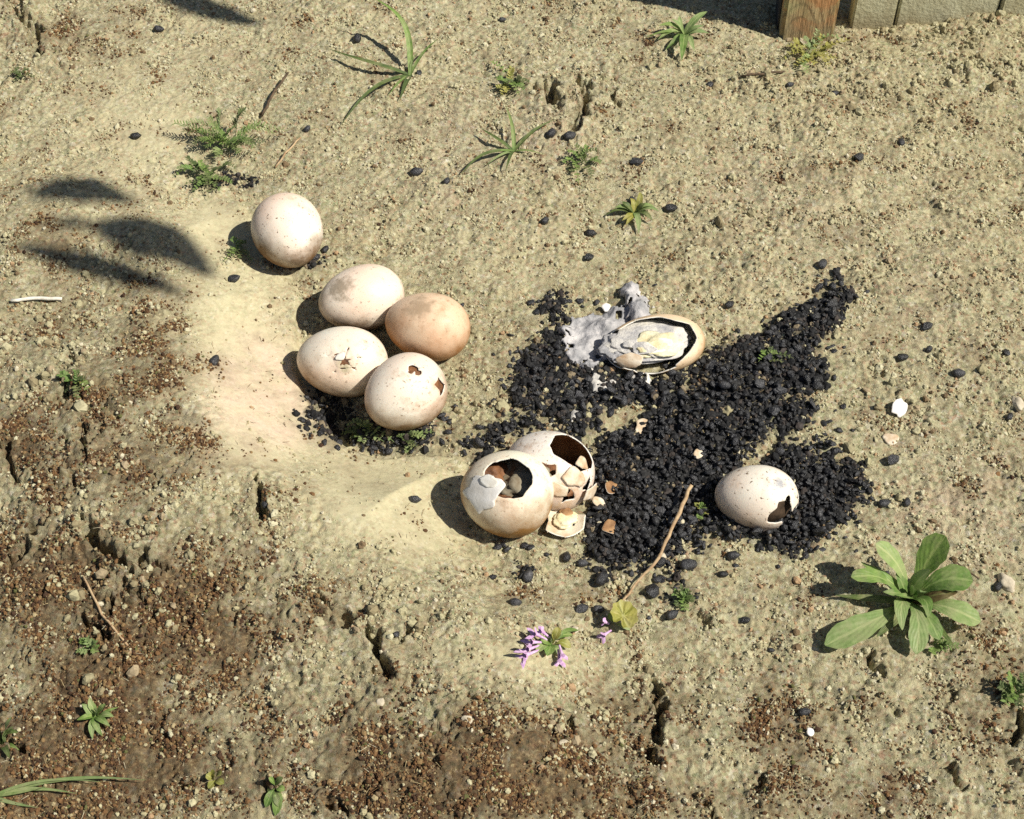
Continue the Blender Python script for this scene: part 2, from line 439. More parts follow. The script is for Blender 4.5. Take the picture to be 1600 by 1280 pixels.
def leaf_mat(name, c1, c2, vein=(.2, .3, .08), rough=.5, trans=.25):
    m, nt, b = mat(name, rough, .35)
    n = N(nt)
    uv = n.new('ShaderNodeUVMap').outputs[0]
    sep = n.new('ShaderNodeSeparateXYZ'); n.link(uv, sep.inputs[0])
    co = n.coord()
    c = n.ramp(n.noise(co, 130, 4, .6), [(.35, c1), (.65, c2)])
    d = n.math('ABSOLUTE', n.math('SUBTRACT', sep.outputs[0], .5))
    c = n.mix(n.ramp(d, [(.03, .8), (.075, 0.0)]), c, vein)
    side = n.math('SINE', n.math('MULTIPLY', n.math('SUBTRACT', sep.outputs[1], d), 34.0))
    c = n.mix(n.ramp(side, [(.80, 0.0), (1.0, .13)]), c, vein)
    rnd = n.new('ShaderNodeObjectInfo').outputs['Random']
    c = n.mix(1.0, c, n.ramp(rnd, [(0, (.78, .82, .8)), (1, (1.2, 1.12, 1.05))]), 'MULTIPLY')
    c = n.mix(n.ramp(n.noise(co, 70, 6, .7), [(.45, .04), (.68, .42)]), c, (.46, .41, .25))
    n.link(c, b.inputs['Base Color'])
    tr = n.new('ShaderNodeBsdfTranslucent'); n.link(c, tr.inputs[0])
    ms = n.new('ShaderNodeMixShader'); ms.inputs[0].default_value = trans
    n.link(b.outputs[0], ms.inputs[1]); n.link(tr.outputs[0], ms.inputs[2])
    n.link(ms.outputs[0], nt.nodes['Material Output'].inputs[0])
    hb = n.math('ADD', n.math('MULTIPLY', side, .12), n.noise(co, 200, 4))
    n.link(n.bump(hb, .0005), b.inputs['Normal'])
    return m

M = {}
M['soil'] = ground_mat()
M['clod'] = crumb_mat('mud_clods', [(0, (.42, .38, .23)), (.25, (.34, .30, .18)), (.5, (.47, .43, .27)), (.75, (.29, .24, .14)), (.9, (.38, .30, .19))])
M['crumb'] = crumb_mat('soil_crumbs', [(0, (.52, .475, .30)), (.3, (.42, .37, .22)), (.55, (.57, .53, .36)), (.72, (.42, .28, .16)), (.80, (.20, .14, .08)), (.95, (.62, .56, .41))])
M['brown_crumb'] = crumb_mat('brown_crumbs', [(0, (.11, .06, .03)), (.3, (.20, .11, .05)), (.52, (.07, .04, .025)), (.72, (.26, .17, .08)), (.90, (.42, .34, .19)), (.96, (.13, .13, .05))])
M['black_crumb'] = crumb_mat('black_crumbs', [(0, (.02, .02, .021)), (.5, (.035, .034, .034)), (.8, (.06, .05, .045)), (.95, (.25, .2, .13))], .6)
M['fibre'] = crumb_mat('straw_bits', [(0, (.50, .40, .22)), (.3, (.24, .14, .07)), (.6, (.12, .08, .04)), (.8, (.62, .55, .38))])
M['pellet'] = simple('black_pellet', (.010, .010, .012), (.040, .040, .044), 150, .36, .6, .0012, c3=(.15, .145, .145), rand=.6, world=True, bscale=700)  # the palest grey paints glints on the pellets
M['residue'] = simple('dried_residue', (.30, .29, .28), (.72, .68, .62), 90, .75, .2, .0012)
M['grey_film'] = simple('grey_film', (.26, .26, .27), (.55, .53, .53), 75, .7, .2, .0022, c3=(.80, .73, .68))
M['ash'] = simple('ashy_film', (.40, .39, .40), (.74, .70, .64), 70, .7, .2, .0022, c3=(.86, .81, .62))
M['yolk'] = simple('dried_yolk', (.66, .54, .30), (.86, .82, .58), 60, .6, .3, .002, c3=(.80, .76, .66))
M['inner'] = simple('shell_inside', (.52, .34, .18), (.80, .72, .58), 60, .7, .25, .0006)
M['inner_brown'] = simple('stained_shell_inside', (.17, .08, .035), (.48, .28, .13), 60, .7, .25, .0008, c3=(.72, .58, .38))
M['inner_mix'] = simple('dull_skin', (.16, .11, .06), (.40, .37, .28), 45, .7, .25, .001)
M['stained'] = simple('orange_stained_shell', (.46, .26, .12), (.80, .68, .52), 60, .6, .25, .0006, c3=(.84, .78, .68))
M['inner_grey'] = simple('grey_shell_inside', (.34, .33, .27), (.55, .52, .42), 50, .7, .25, .0006)
M['membrane'] = simple('white_membrane', (.78, .73, .67), (.87, .85, .82), 50, .6, .3, .0006)
M['white_shell'] = simple('pale_shell', (.74, .68, .58), (.88, .86, .80), 80, .5, .3, .0004)
M['brown_res'] = simple('brown_residue', (.07, .03, .018), (.27, .12, .05), 90, .6, .3, .0015)
M['hole_dark'] = simple('dark_residue', (.02, .015, .01), (.08, .05, .03), 90, .8, .2, .001)
M['leaf'] = leaf_mat('green_leaf', (.12, .23, .045), (.22, .36, .085), (.36, .48, .16))
M['leaf_pale'] = leaf_mat('pale_leaf', (.20, .32, .10), (.32, .43, .17), (.44, .52, .24))
M['leaf_dark'] = leaf_mat('dark_leaf', (.06, .11, .03), (.13, .19, .05), (.20, .26, .09))
M['leaf_yellow'] = leaf_mat('yellow_leaf', (.26, .28, .05), (.45, .42, .09), (.5, .5, .2))
M['leaf_red'] = leaf_mat('reddish_leaf', (.12, .07, .03), (.20, .15, .05), (.3, .3, .1))
M['petal'] = simple('pink_petal', (.50, .26, .52), (.74, .52, .72), 300, .6, .2, .0002)
M['stalk'] = simple('dry_stalk', (.33, .20, .11), (.56, .42, .25), 150, .8, .2, .0004)
M['bleached'] = simple('bleached_stick', (.66, .60, .50), (.84, .80, .70), 200, .7, .2, .0003)
M['dark_twig'] = simple('dark_twig', (.06, .045, .03), (.16, .11, .07), 150, .9, .2, .0005)
M['stone'] = simple('pale_stone', (.45, .38, .27), (.68, .60, .46), 90, .7, .3, .0008)
M['mud'] = simple('mud_clod', (.28, .22, .13), (.50, .42, .26), 80, .95, .1, .002, c3=(.60, .53, .36))

# ------------------------------------------------------------------ object helpers
def link(name, me, material=None, parent=None):
    o = bpy.data.objects.new(name, me)
    COL.objects.link(o)
    if material is not None and me is not None and not me.materials:
        for mm in (material if isinstance(material, (list, tuple)) else [material]):
            me.materials.append(mm)
    if parent: o.parent = parent
    return o

def tag(o, label=None, cat=None, group=None, kind=None):
    if label: o['label'] = label
    if cat: o['category'] = cat
    if group: o['group'] = group
    if kind: o['kind'] = kind
    return o

def empty(name, loc, label, cat, group=None, rz=0.0):
    o = bpy.data.objects.new(name, None)
    o.empty_display_size = .02
    o.location = loc
    o.rotation_euler = (0, 0, rz)
    COL.objects.link(o)
    return tag(o, label, cat, group)

def from_arrays(name, V, Fc, smooth=True):
    me = bpy.data.meshes.new(name)
    me.from_pydata([tuple(v) for v in V], [], Fc)
    if smooth: me.shade_smooth()
    me.update()
    return me

# ------------------------------------------------------------------ ground
def build_ground():
    ny, nx = GX.shape
    me = bpy.data.meshes.new('ground')
    V = np.stack([GX.ravel(), GY.ravel(), GZ.ravel()], 1).astype(np.float32)
    idx = np.arange(nx * ny, dtype=np.int32).reshape(ny, nx)
    Q = np.stack([idx[:-1, :-1], idx[:-1, 1:], idx[1:, 1:], idx[1:, :-1]], -1).reshape(-1)
    nq = len(Q) // 4
    me.vertices.add(len(V)); me.vertices.foreach_set('co', V.ravel())
    me.loops.add(len(Q)); me.loops.foreach_set('vertex_index', Q)
    me.polygons.add(nq)
    me.polygons.foreach_set('loop_start', np.arange(0, len(Q), 4, dtype=np.int32))
    me.update(calc_edges=True)
    me.shade_smooth()
    for nm, A in (('smooth', A_SM), ('brown', A_BR), ('pinkish', A_PK), ('dark_dust_shade', A_HP)):
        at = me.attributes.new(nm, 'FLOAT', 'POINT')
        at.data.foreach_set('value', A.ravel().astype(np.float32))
    o = link('ground', me, M['soil'])
    o['kind'] = 'structure'
build_ground()

# ------------------------------------------------------------------ scattered stuff (uncountable): one object each, instanced by geometry nodes
def scatter(name, P, S, ROT, material, label, cat, fibre=False):
    me = bpy.data.meshes.new(name)
    n = len(P)
    me.vertices.add(n); me.vertices.foreach_set('co', P.astype(np.float32).ravel())
    for nm, A in (('sc', S), ('rt', ROT)):
        at = me.attributes.new(nm, 'FLOAT_VECTOR', 'POINT'); at.data.foreach_set('vector', A.astype(np.float32).ravel())
    o = link(name, me, material)
    ng = bpy.data.node_groups.new(name + '_nodes', 'GeometryNodeTree')
    ng.interface.new_socket('Geometry', in_out='INPUT', socket_type='NodeSocketGeometry')
    ng.interface.new_socket('Geometry', in_out='OUTPUT', socket_type='NodeSocketGeometry')
    nd = ng.nodes.new
    gi, go = nd('NodeGroupInput'), nd('NodeGroupOutput')
    if fibre:
        ico = nd('GeometryNodeMeshCone'); ico.inputs['Vertices'].default_value = 4; ico.inputs['Side Segments'].default_value = 3
        ico.inputs['Radius Top'].default_value = .5; ico.inputs['Radius Bottom'].default_value = 1; ico.inputs['Depth'].default_value = 2
    else:
        ico = nd('GeometryNodeMeshIcoSphere'); ico.inputs['Radius'].default_value = 1; ico.inputs['Subdivisions'].default_value = 2
    sp = nd('GeometryNodeSetPosition')
    nz = nd('ShaderNodeTexNoise'); nz.inputs['Scale'].default_value = 1.3 if not fibre else .35; nz.inputs['Detail'].default_value = 2
    vs = nd('ShaderNodeVectorMath'); vs.operation = 'SUBTRACT'; vs.inputs[1].default_value = (.5, .5, .5)
    vm = nd('ShaderNodeVectorMath'); vm.operation = 'SCALE'; vm.inputs['Scale'].default_value = 1.5 if not fibre else 3.0
    sm = nd('GeometryNodeSetMaterial'); sm.inputs['Material'].default_value = material
    ip = nd('GeometryNodeInstanceOnPoints')
    a1, a2 = nd('GeometryNodeInputNamedAttribute'), nd('GeometryNodeInputNamedAttribute')
    for a, k in ((a1, 'sc'), (a2, 'rt')):
        a.data_type = 'FLOAT_VECTOR'; a.inputs['Name'].default_value = k
    L = ng.links.new
    L(ico.outputs['Mesh'], sp.inputs['Geometry'])
    L(nz.outputs['Color'], vs.inputs[0]); L(vs.outputs[0], vm.inputs[0]); L(vm.outputs[0], sp.inputs['Offset'])
    L(sp.outputs[0], sm.inputs[0])
    L(gi.outputs[0], ip.inputs['Points']); L(sm.outputs[0], ip.inputs['Instance'])
    L(a1.outputs[0], ip.inputs['Scale']); L(a2.outputs[0], ip.inputs['Rotation'])
    L(ip.outputs[0], go.inputs[0])
    md = o.modifiers.new('scatter', 'NODES'); md.node_group = ng
    tag(o, label, cat, kind='stuff')
    return o

FINE = GZ[iy0:iy0 + len(yf), ix0:ix0 + len(xf)]
def fine(A): return A[iy0:iy0 + len(yf), ix0:ix0 + len(xf)]
FS, FB, FH = fine(A_SM), fine(A_BR), fine(A_HP)

def pick(n, weight):
    wv = weight.ravel().astype(np.float64); wv /= wv.sum()
    k = RNG.choice(len(wv), n, p=wv)
    j, i = np.divmod(k, len(xf))
    x = xf[i] + (RNG.random(n) - .5) * STEP
    y = yf[j] + (RNG.random(n) - .5) * STEP
    return x, y, FINE.ravel()[k]

FX, FY = np.meshgrid(xf, yf)
clump = np.clip(fbm(FX, FY, .03, 3, 201) + .55, 0.03, 2) ** 2
def crumbs(name, n, wgt, material, label, cat, s0, sig, smax):
    x, y, z = pick(n, wgt)
    s = np.minimum(s0 * np.exp(RNG.normal(0, sig, n)), smax)
    S = s[:, None] * RNG.uniform(.65, 1.25, (n, 3))
    P = np.stack([x, y, z + s * .25], 1)
    scatter(name, P, S, RNG.uniform(0, 6.28, (n, 3)), material, label, cat)
crumbs('soil_crumbs', 95000, (1.02 - FS * .97) * clump * (1 - .1 * FH) * (1 - .6 * FB), M['crumb'], 'loose pale soil crumbs and grit strewn over the dry sandy ground', 'soil crumbs', .00072, .50, .0034)
crumbs('brown_litter', 46000, np.clip(FB - .1, 0, 1) * clump + 1e-6, M['brown_crumb'], 'dark brown crumbs of dry moss and litter on the crusted ground', 'litter', .00078, .42, .0021)
crumbs('black_crumbs', 22000, np.clip(FH - .15, 0, 1) * (.4 + clump) + 1e-6, M['black_crumb'], 'fine black crumbs between the dark pellets of the heap', 'black crumbs', .0013, .5, .004)  # those in the nest hollow add to its painted shadow
CU, CV = project(FX, FY, 0 * FX)
clz = blobs(CU, CV, [(1480, 90, 130, 70, 1), (1150, 110, 120, 40, .5), (1300, 140, 90, 40, .5), (180, 940, 110, 120, .6), (80, 560, 80, 100, .5), (600, 1010, 90, 60, .5), (1370, 620, 120, 90, .25), (870, 1150, 140, 70, .4), (1200, 330, 200, 90, .2), (880, 620, 130, 60, .4)]) * clump * (1 - FS)
crumbs('mud_clods', 1300, clz + 1e-5, M['clod'], 'lumpy pale mud clods half sunk in soil of their own colour', 'mud clods', .0022, .42, .0058)
n = 6500
x, y, z = pick(n, (np.clip(FB, 0, 1) + .05) * clump + 1e-6)
L_ = RNG.uniform(.0015, .0065, n)
scatter('straw_bits', np.stack([x, y, z + .0006], 1), np.stack([np.full(n, .00026), np.full(n, .00022), L_ * .5], 1),
        np.stack([np.full(n, 1.5708) + RNG.normal(0, .2, n), RNG.normal(0, .2, n), RNG.uniform(0, 6.28, n)], 1), M['fibre'],
        'tiny straw and root bits scattered over the brown crusted soil', 'straw bits', True)

# ------------------------------------------------------------------ post and board wall at the top edge
def box_mesh(name, x0, x1, y0, y1, z0, z1, bev=.002, mats=None, seg=2):
    bm = bmesh.new()
    bmesh.ops.create_cube(bm, size=1)
    for v in bm.verts:
        v.co = Vector(((x0 + x1) / 2 + v.co.x * (x1 - x0), (y0 + y1) / 2 + v.co.y * (y1 - y0), (z0 + z1) / 2 + v.co.z * (z1 - z0)))
    if bev: bmesh.ops.bevel(bm, geom=bm.edges[:], offset=bev, segments=seg, affect='EDGES')
    me = bpy.data.meshes.new(name); bm.to_mesh(me); bm.free()
    return me

def wood_mat():
    m, nt, b = mat('weathered_timber', .8, .2)
    n = N(nt); co = n.coord()
    mp = n.new('ShaderNodeMapping'); mp.inputs['Scale'].default_value = (1, 1, .12); n.link(co, mp.inputs[0])
    g = n.noise(mp.outputs[0], 120, 5, .7)
    kn = n.new('ShaderNodeVectorMath', operation='DISTANCE')
    mp2 = n.new('ShaderNodeMapping'); mp2.inputs['Scale'].default_value = (1, 0, .45); n.link(co, mp2.inputs[0])
    n.link(mp2.outputs[0], kn.inputs[0]); kn.inputs[1].default_value = (-.012, 0, .028 * .45)
    rings = n.math('SINE', n.math('ADD', n.math('MULTIPLY', kn.outputs['Value'], 800.0), n.math('MULTIPLY', g, 5.0)))
    c = n.ramp(g, [(.3, (.28, .17, .085)), (.5, (.55, .38, .19)), (.7, (.72, .55, .30))])
    c = n.mix(n.ramp(rings, [(.55, 0.0), (.9, .65)]), c, (.17, .10, .05))
    c = n.mix(n.ramp(n.noise(co, 26, 3), [(.45, 0.0), (.62, .7)]), c, (.50, .48, .24))
    c = n.mix(n.ramp(n.noise(co, 40, 3), [(.50, 0.0), (.60, .75)]), c, (.62, .30, .13))
    sp = n.new('ShaderNodeSeparateXYZ'); n.link(co, sp.inputs[0])
    d_ = n.math('ADD', n.math('SUBTRACT', sp.outputs[2], .03), n.math('MULTIPLY', n.noise(co, 60, 5, .7), -.09))
    c = n.mix(n.ramp(n.math('MULTIPLY', n.math('ADD', d_, .05), 16.0), [(.0, .8), (.8, 0.0)]), c, (.38, .31, .18))
    n.link(c, b.inputs['Base Color']); n.link(n.bump(g, .003), b.inputs['Normal'])
    return m
M['timber'] = wood_mat()
M['board'] = simple('pale_weathered_board', (.58, .56, .36), (.74, .72, .50), 14, .9, .1, .0015, bscale=220, mud=.0)
M['iron'] = simple('dark_iron', (.03, .03, .035), (.07, .065, .065), 60, .7, .3, .0004)
base = g_at(1262, 62)
post = empty('wooden_post', (base.x, base.y + .031, base.z - .03), 'square weathered timber post rising out of the top edge beside the pale boards', 'post', rz=R(-3))
link('timber', box_mesh('timber', -.031, .031, -.031, .031, -.15, 1.5, .004), M['timber'], post)
link('split_plank', box_mesh('split_plank', -.0335, -.0312, -.012, .024, -.15, 1.5, .0015), M['iron'], post)
wl = empty('board_wall', (base.x + .052, base.y + .030, base.z), 'pale weathered board wall right of the timber post at the top edge', 'wall')
xx = 0.0
for k, wd in enumerate((.052, .118, .17, .17)):
    b_ = link('board', box_mesh('board', xx, xx + wd - .003, -.012 + .002 * (k % 2), .012, -.2, .75, .002), M['board'], wl)
    xx += wd
link('back_rail', box_mesh('back_rail', -.0, xx, .0125, .045, .30, .40, .002), M['timber'], wl)

# ------------------------------------------------------------------ eggs
def egg_pts(dirs, a, b):
    """surface point of an egg (long axis x, blunt end +x) for unit directions"""
    out = []
    for d in dirs:
        t = math.acos(max(-1, min(1, d[0])))
        r = b * math.sin(t) * (1 + .10 * math.cos(t))
        q = math.hypot(d[1], d[2]) or 1e-9
        out.append(Vector((a * math.cos(t), r * d[1] / q, r * d[2] / q)))
    return out

def ico_dirs(sub):
    bm = bmesh.new(); bmesh.ops.create_icosphere(bm, subdivisions=sub, radius=1)
    bmesh.ops.rotate(bm, verts=bm.verts, cent=(0, 0, 0), matrix=Matrix.Rotation(.7, 3, 'X') @ Matrix.Rotation(.4, 3, 'Y'))
    V = [v.co.normalized() for v in bm.verts]; Fc = [[v.index for v in f.verts] for f in bm.faces]
    bm.free()
    return V, Fc
ICO4, ICO6 = ico_dirs(5), ico_dirs(6)

def ang_noise(d, s, k=5.0):
    return math.sin(d.x * k + s) * math.sin(d.y * k * 1.3 + s * 2) + .6 * math.sin(d.z * k * 2.1 + s * 3 + d.x * 4) + .35 * math.sin(d.y * k * 4.7 - s + d.z * 9)

def shell_mesh(name, a, b, holes=(), keep=None, thick=.0009, warp=0.0, seed=0.0, dents=(), off=0.0, res=6, cracks=()):
    """thin egg shell with ragged holes. holes/keep: (direction, radius_rad, raggedness)"""
    V, Fc = ICO6 if res == 6 else ICO4
    P = egg_pts(V, a, b)
    H_ = [(Vector(h[0]).normalized(), h[1], h[2]) for h in holes]
    K_ = (Vector(keep[0]).normalized(), keep[1], keep[2]) if keep else None
    Q = []
    for d, p in zip(V, P):
        q = p * (1 + warp * ang_noise(d, seed, 3)) if warp else p
        for dd, rr, dp in dents:
            an = d.angle(dd)
            if an < rr:
                # broken plates: each plate is tilted inwards by its own amount
                c1 = math.floor(d.x * 7 + d.y * 3 + seed); c2 = math.floor(d.y * 6 - d.z * 4 + seed)
                h = (math.sin(c1 * 12.9 + c2 * 78.2) * 43758.5) % 1
                q = q * (1 - dp * (1 - (an / rr) ** 2) * (.25 + .75 * h))
        if off: q = q + p.normalized() * off
        Q.append(q)
    def outline(cd_, rad, rg, sd_):
        r_ = random.Random(int(sd_ * 1000) + int(rad * 5000))
        nv = 15 if rg < .15 else (11 if rg < .35 else 8)
        an = sorted((k + r_.uniform(-.35, .35)) / nv * 6.28318 for k in range(nv))
        pt = [(math.cos(a_) * rad * q, math.sin(a_) * rad * q) for a_, q in ((a_, 1 + r_.uniform(-rg, rg)) for a_ in an)]
        t1 = cd_.orthogonal().normalized(); t2 = cd_.cross(t1)
        def inside(d):
            an_ = d.angle(cd_)
            if an_ > rad * 1.9: return False
            q = math.sin(an_) or 1e-9
            x_, y_ = d.dot(t1) / q * an_, d.dot(t2) / q * an_
            ins = False
            for (ax, ay), (bx, by) in zip(pt, pt[1:] + pt[:1]):
                if (ay > y_) != (by > y_) and x_ < (bx - ax) * (y_ - ay) / (by - ay) + ax: ins = not ins
            return ins
        return inside
    HO = [outline(hd, hr, rg, seed + k) for k, (hd, hr, rg) in enumerate(H_)]
    KO = outline(K_[0], K_[1], K_[2], seed + 9) if K_ else None
    CR = [(Vector(c_[0]), Vector(c_[1]), c_[2]) for c_ in cracks]
    def gone(d):
        for f_ in HO:
            if f_(d): return True
        if KO and not KO(d): return True
        for c0, c1, cw in CR:
            e_ = c1 - c0; t_ = max(0, min(1, (d - c0).dot(e_) / e_.length_squared))
            if (d - c0 - e_ * t_).length < cw * (1.1 - .6 * t_): return True
        return False
    F2 = [f for f in Fc if not gone((V[f[0]] + V[f[1]] + V[f[2]]).normalized())] if (holes or keep or cracks) else Fc
    used = sorted({i for f in F2 for i in f}); mp = {i: k for k, i in enumerate(used)}
    if F2 is not Fc:
        ec = {}
        for f in F2:
            for i_ in range(3):
                e_ = (min(f[i_], f[i_ - 1]), max(f[i_], f[i_ - 1])); ec[e_] = ec.get(e_, 0) + 1
        nb = {}
        for (p_, q_), c_ in ec.items():
            if c_ == 1: nb.setdefault(p_, []).append(q_); nb.setdefault(q_, []).append(p_)
        for _ in range(2):
            new = {i_: (Q[i_] * 2 + Q[n_[0]] + Q[n_[1]]) / 4 for i_, n_ in nb.items() if len(n_) == 2}
            for i_, q_ in new.items(): Q[i_] = q_
    return from_arrays(name, [Q[i] for i in used], [[mp[i] for i in f] for f in F2])

def solid(o, t=.0009):
    md = o.modifiers.new('shell thickness', 'SOLIDIFY')
    o.data.materials.append(M['white_shell'])
    md.thickness = t; md.offset = -1; md.material_offset = 1; md.material_offset_rim = 2
    return o

def egg_centre(px, py, up):
    z = 0.0
    for _ in range(14):
        p = at_z(px, py, z + up)
        z = z * .4 + .6 * gz_soft(p[0], p[1])
    return Vector((p[0], p[1], z + up))

def dir_px(ang, yaw, tilt=0):
    """direction of the egg's own frame for image offset (right, up) as a fraction of its radius"""
    r, u = ang
    f = math.sqrt(max(0, 1 - r * r - u * u))
    # camera axes in world: right, up, toward viewer
    wv = Vector((1, 0, 0)) * r + Vector((0, sp_, cp)) * u + Vector((0, -cp, sp_)) * f
    return (Euler((0, tilt, yaw)).to_matrix().inverted() @ wv).normalized()

CREAM = (.88, .80, .68)
def on_egg(ang, yaw, a, b):
    return tuple(egg_pts([dir_px(ang, yaw)], a, b)[0])

def whole_egg(px, py, a, b, yaw, up, material, label, mesh_kw=None, tilt=0):
    c = egg_centre(px, py, up)
    me = shell_mesh('egg', a, b, res=4, **(mesh_kw or {}))
    me.materials.append(material)
    o = bpy.data.objects.new('egg', me); COL.objects.link(o)
    o.location = c; o.rotation_euler = (0, tilt, yaw)
    return tag(o, label, 'egg', 'whole eggs lying in the hollow')

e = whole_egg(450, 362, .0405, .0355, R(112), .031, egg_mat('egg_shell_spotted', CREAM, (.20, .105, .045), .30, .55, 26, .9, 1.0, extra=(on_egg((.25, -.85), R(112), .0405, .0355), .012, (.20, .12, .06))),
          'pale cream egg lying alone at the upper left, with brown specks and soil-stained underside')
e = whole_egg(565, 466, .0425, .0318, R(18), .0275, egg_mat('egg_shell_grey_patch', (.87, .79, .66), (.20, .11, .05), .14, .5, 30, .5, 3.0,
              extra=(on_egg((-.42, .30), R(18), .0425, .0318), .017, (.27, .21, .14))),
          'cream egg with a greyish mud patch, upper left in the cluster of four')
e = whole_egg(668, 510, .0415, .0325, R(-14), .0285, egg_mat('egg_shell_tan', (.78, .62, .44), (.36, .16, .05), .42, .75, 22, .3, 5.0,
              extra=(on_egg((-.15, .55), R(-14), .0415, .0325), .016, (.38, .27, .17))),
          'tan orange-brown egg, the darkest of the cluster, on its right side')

# cracked egg (left of the cluster)
yaw = R(-6); a, b = .0435, .0335
c = egg_centre(535, 565, .0285)
ck = empty('egg', c, 'cream egg with a crazed crack on its top, left in the cluster of four', 'egg', 'whole eggs lying in the hollow', rz=yaw)
cd = dir_px((.12, .02), yaw)
o_ = dir_px((.10, .0), yaw)
arms = [(-.30, .16), (-.12, -.34), (.20, .36), (.48, .10), (.36, -.26), (-.22, .40), (.12, -.44)]
crk = [(o_, dir_px(q, yaw), .026) for q in arms] + [(dir_px((.02, -.22), yaw), dir_px((.34, -.20), yaw), .020), (dir_px((-.12, .14), yaw), dir_px((.14, .26), yaw), .020), (dir_px((.34, -.20), yaw), dir_px((.40, .08), yaw), .010)]
me = shell_mesh('shell', a, b, holes=[(dir_px((.13, -.05), yaw), .075, .5), (dir_px((.40, .09), yaw), .03, .5)], dents=[(cd, .62, .05)], seed=2.2, cracks=crk)
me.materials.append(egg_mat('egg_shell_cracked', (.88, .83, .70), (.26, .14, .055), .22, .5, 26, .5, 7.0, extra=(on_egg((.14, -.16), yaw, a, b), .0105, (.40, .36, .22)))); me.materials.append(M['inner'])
solid(link('shell', me, None, ck))
me = shell_mesh('inner_skin', a * .955, b * .94, res=4, warp=.01, seed=3); me.materials.append(M['brown_res'])
link('inner_skin', me, None, ck)
for k, (r_, u_, s_) in enumerate([(.02, .10, .12)]):
    me = shell_mesh('shell_flake', a, b, keep=(dir_px((r_, u_), yaw), s_, .4), seed=k * 1.9, off=.0008)
    me.materials.append(M['white_shell']); me.materials.append(M['inner'])
    solid(link('shell_flake', me, None, ck), .0007)

# egg with two small holes
yaw = R(38); a, b = .0400, .0350
c = egg_centre(633, 614, .0295)
pe = empty('egg', c, 'cream egg with a small hole near its top, lowest in the cluster of four', 'egg', 'whole eggs lying in the hollow', rz=yaw)
me = shell_mesh('shell', a, b, holes=[(dir_px((.22, .60), yaw), .12, .45), (dir_px((.36, .50), yaw), .08, .5), (dir_px((.86, .20), yaw), .17, .45), (dir_px((.90, .0), yaw), .10, .4)], seed=4.0)
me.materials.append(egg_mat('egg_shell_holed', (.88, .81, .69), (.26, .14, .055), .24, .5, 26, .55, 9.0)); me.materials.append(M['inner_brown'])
solid(link('shell', me, None, pe))
me = shell_mesh('dried_content', a * .93, b * .93, res=4, warp=.02, seed=3); me.materials.append(M['brown_res'])
link('dried_content', me, None, pe)

# large broken egg with the open top
yaw = R(-12); a, b = .0405, .0375
c = egg_centre(792, 771, .0325)
be = empty('broken_egg', c, 'broken cream egg with round open top and white membrane at its left', 'egg', 'broken eggs by the dark heap', rz=yaw)
hd = dir_px((.05, .42), yaw)
me = shell_mesh('shell', a, b, holes=[(hd, .50, .14), (dir_px((-.34, .58), yaw), .22, .4)], seed=1.3)
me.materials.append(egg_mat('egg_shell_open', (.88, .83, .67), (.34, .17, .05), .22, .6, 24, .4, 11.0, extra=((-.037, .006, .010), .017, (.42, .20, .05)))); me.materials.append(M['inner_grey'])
solid(link('shell', me, None, be))
me = shell_mesh('membrane', a, b, keep=(dir_px((-.56, .02), yaw), .48, .30), seed=5.1, off=.0012, warp=.012)
me.materials.append(M['membrane']); me.materials.append(M['membrane'])
solid(link('membrane', me, None, be), .0008)
me = shell_mesh('membrane', a, b, keep=(dir_px((-.40, .34), yaw), .20, .35), seed=2.1, off=.0016, warp=.02)
me.materials.append(M['white_shell']); me.materials.append(M['inner'])
solid(link('shell_flap', me, None, be), .0008)

def lump(name, loc, r, sc, material, parent, seed=0, amp=.25, sub=4):
    V, Fc = ico_dirs(sub)
    P = []
    for d in V:
        k = 1 + amp * .5 * ang_noise(d, seed, 4)
        P.append(Vector((d.x * sc[0], d.y * sc[1], d.z * sc[2])) * r * k)
    me = from_arrays(name, P, Fc); me.materials.append(material)
    o = link(name, me, None, parent); o.location = loc
    return o
lump('dried_residue', (-.016, .008, .012), .014, (1.0, 1.1, .8), M['brown_res'], be, 1)
lump('dried_residue', (.004, -.010, .004), .014, (1.3, .8, .6), M['brown_res'], be, 4)
lump('grey_skin', (.014, .008, .009), .021, (1.0, 1.05, .62), M['inner_mix'], be, 7, .3)

# broken shell behind it
yaw = R(-28); a, b = .041, .0355
c = egg_centre(858, 735, .021)
b2 = empty('broken_egg', c, 'half-collapsed orange-stained egg shell leaning behind the egg with the round open top', 'egg', 'broken eggs by the dark heap', rz=yaw)
me = shell_mesh('shell', a, b, holes=[(dir_px((.60, .52), yaw), .55, .25), (dir_px((-.10, .08), yaw), .17, .5), (dir_px((.34, -.52), yaw), .17, .55), (dir_px((.80, -.3), yaw), .16, .5), (dir_px((.45, -.05), yaw), .10, .6)], seed=3.7)
me.materials.append(egg_mat('egg_shell_collapsed', (.88, .82, .74), (.50, .30, .15), .1, .45, 30, .9, 13.0, extra=((.024, -.018, .006), .022, (.62, .42, .24)))); me.materials.append(M['inner_brown'])
solid(link('shell', me, None, b2))
for k, (r_, u_, s_, of) in enumerate([(.55, -.12, .26, .002), (.82, -.42, .20, .005), (.12, -.34, .22, .0012), (.66, .16, .15, .003)]):
    me = shell_mesh('shell_fragment', a, b, keep=(dir_px((r_, u_), yaw), s_, .5), seed=k * 2.3 + .5, off=of)
    me.materials.append(M['stained']); me.materials.append(M['inner_brown'])
    solid(link('shell_fragment', me, None, b2), .0008)
lump('dried_residue', (.004, 0, -.012), .021, (1.2, 1, .6), M['brown_res'], b2, 3)

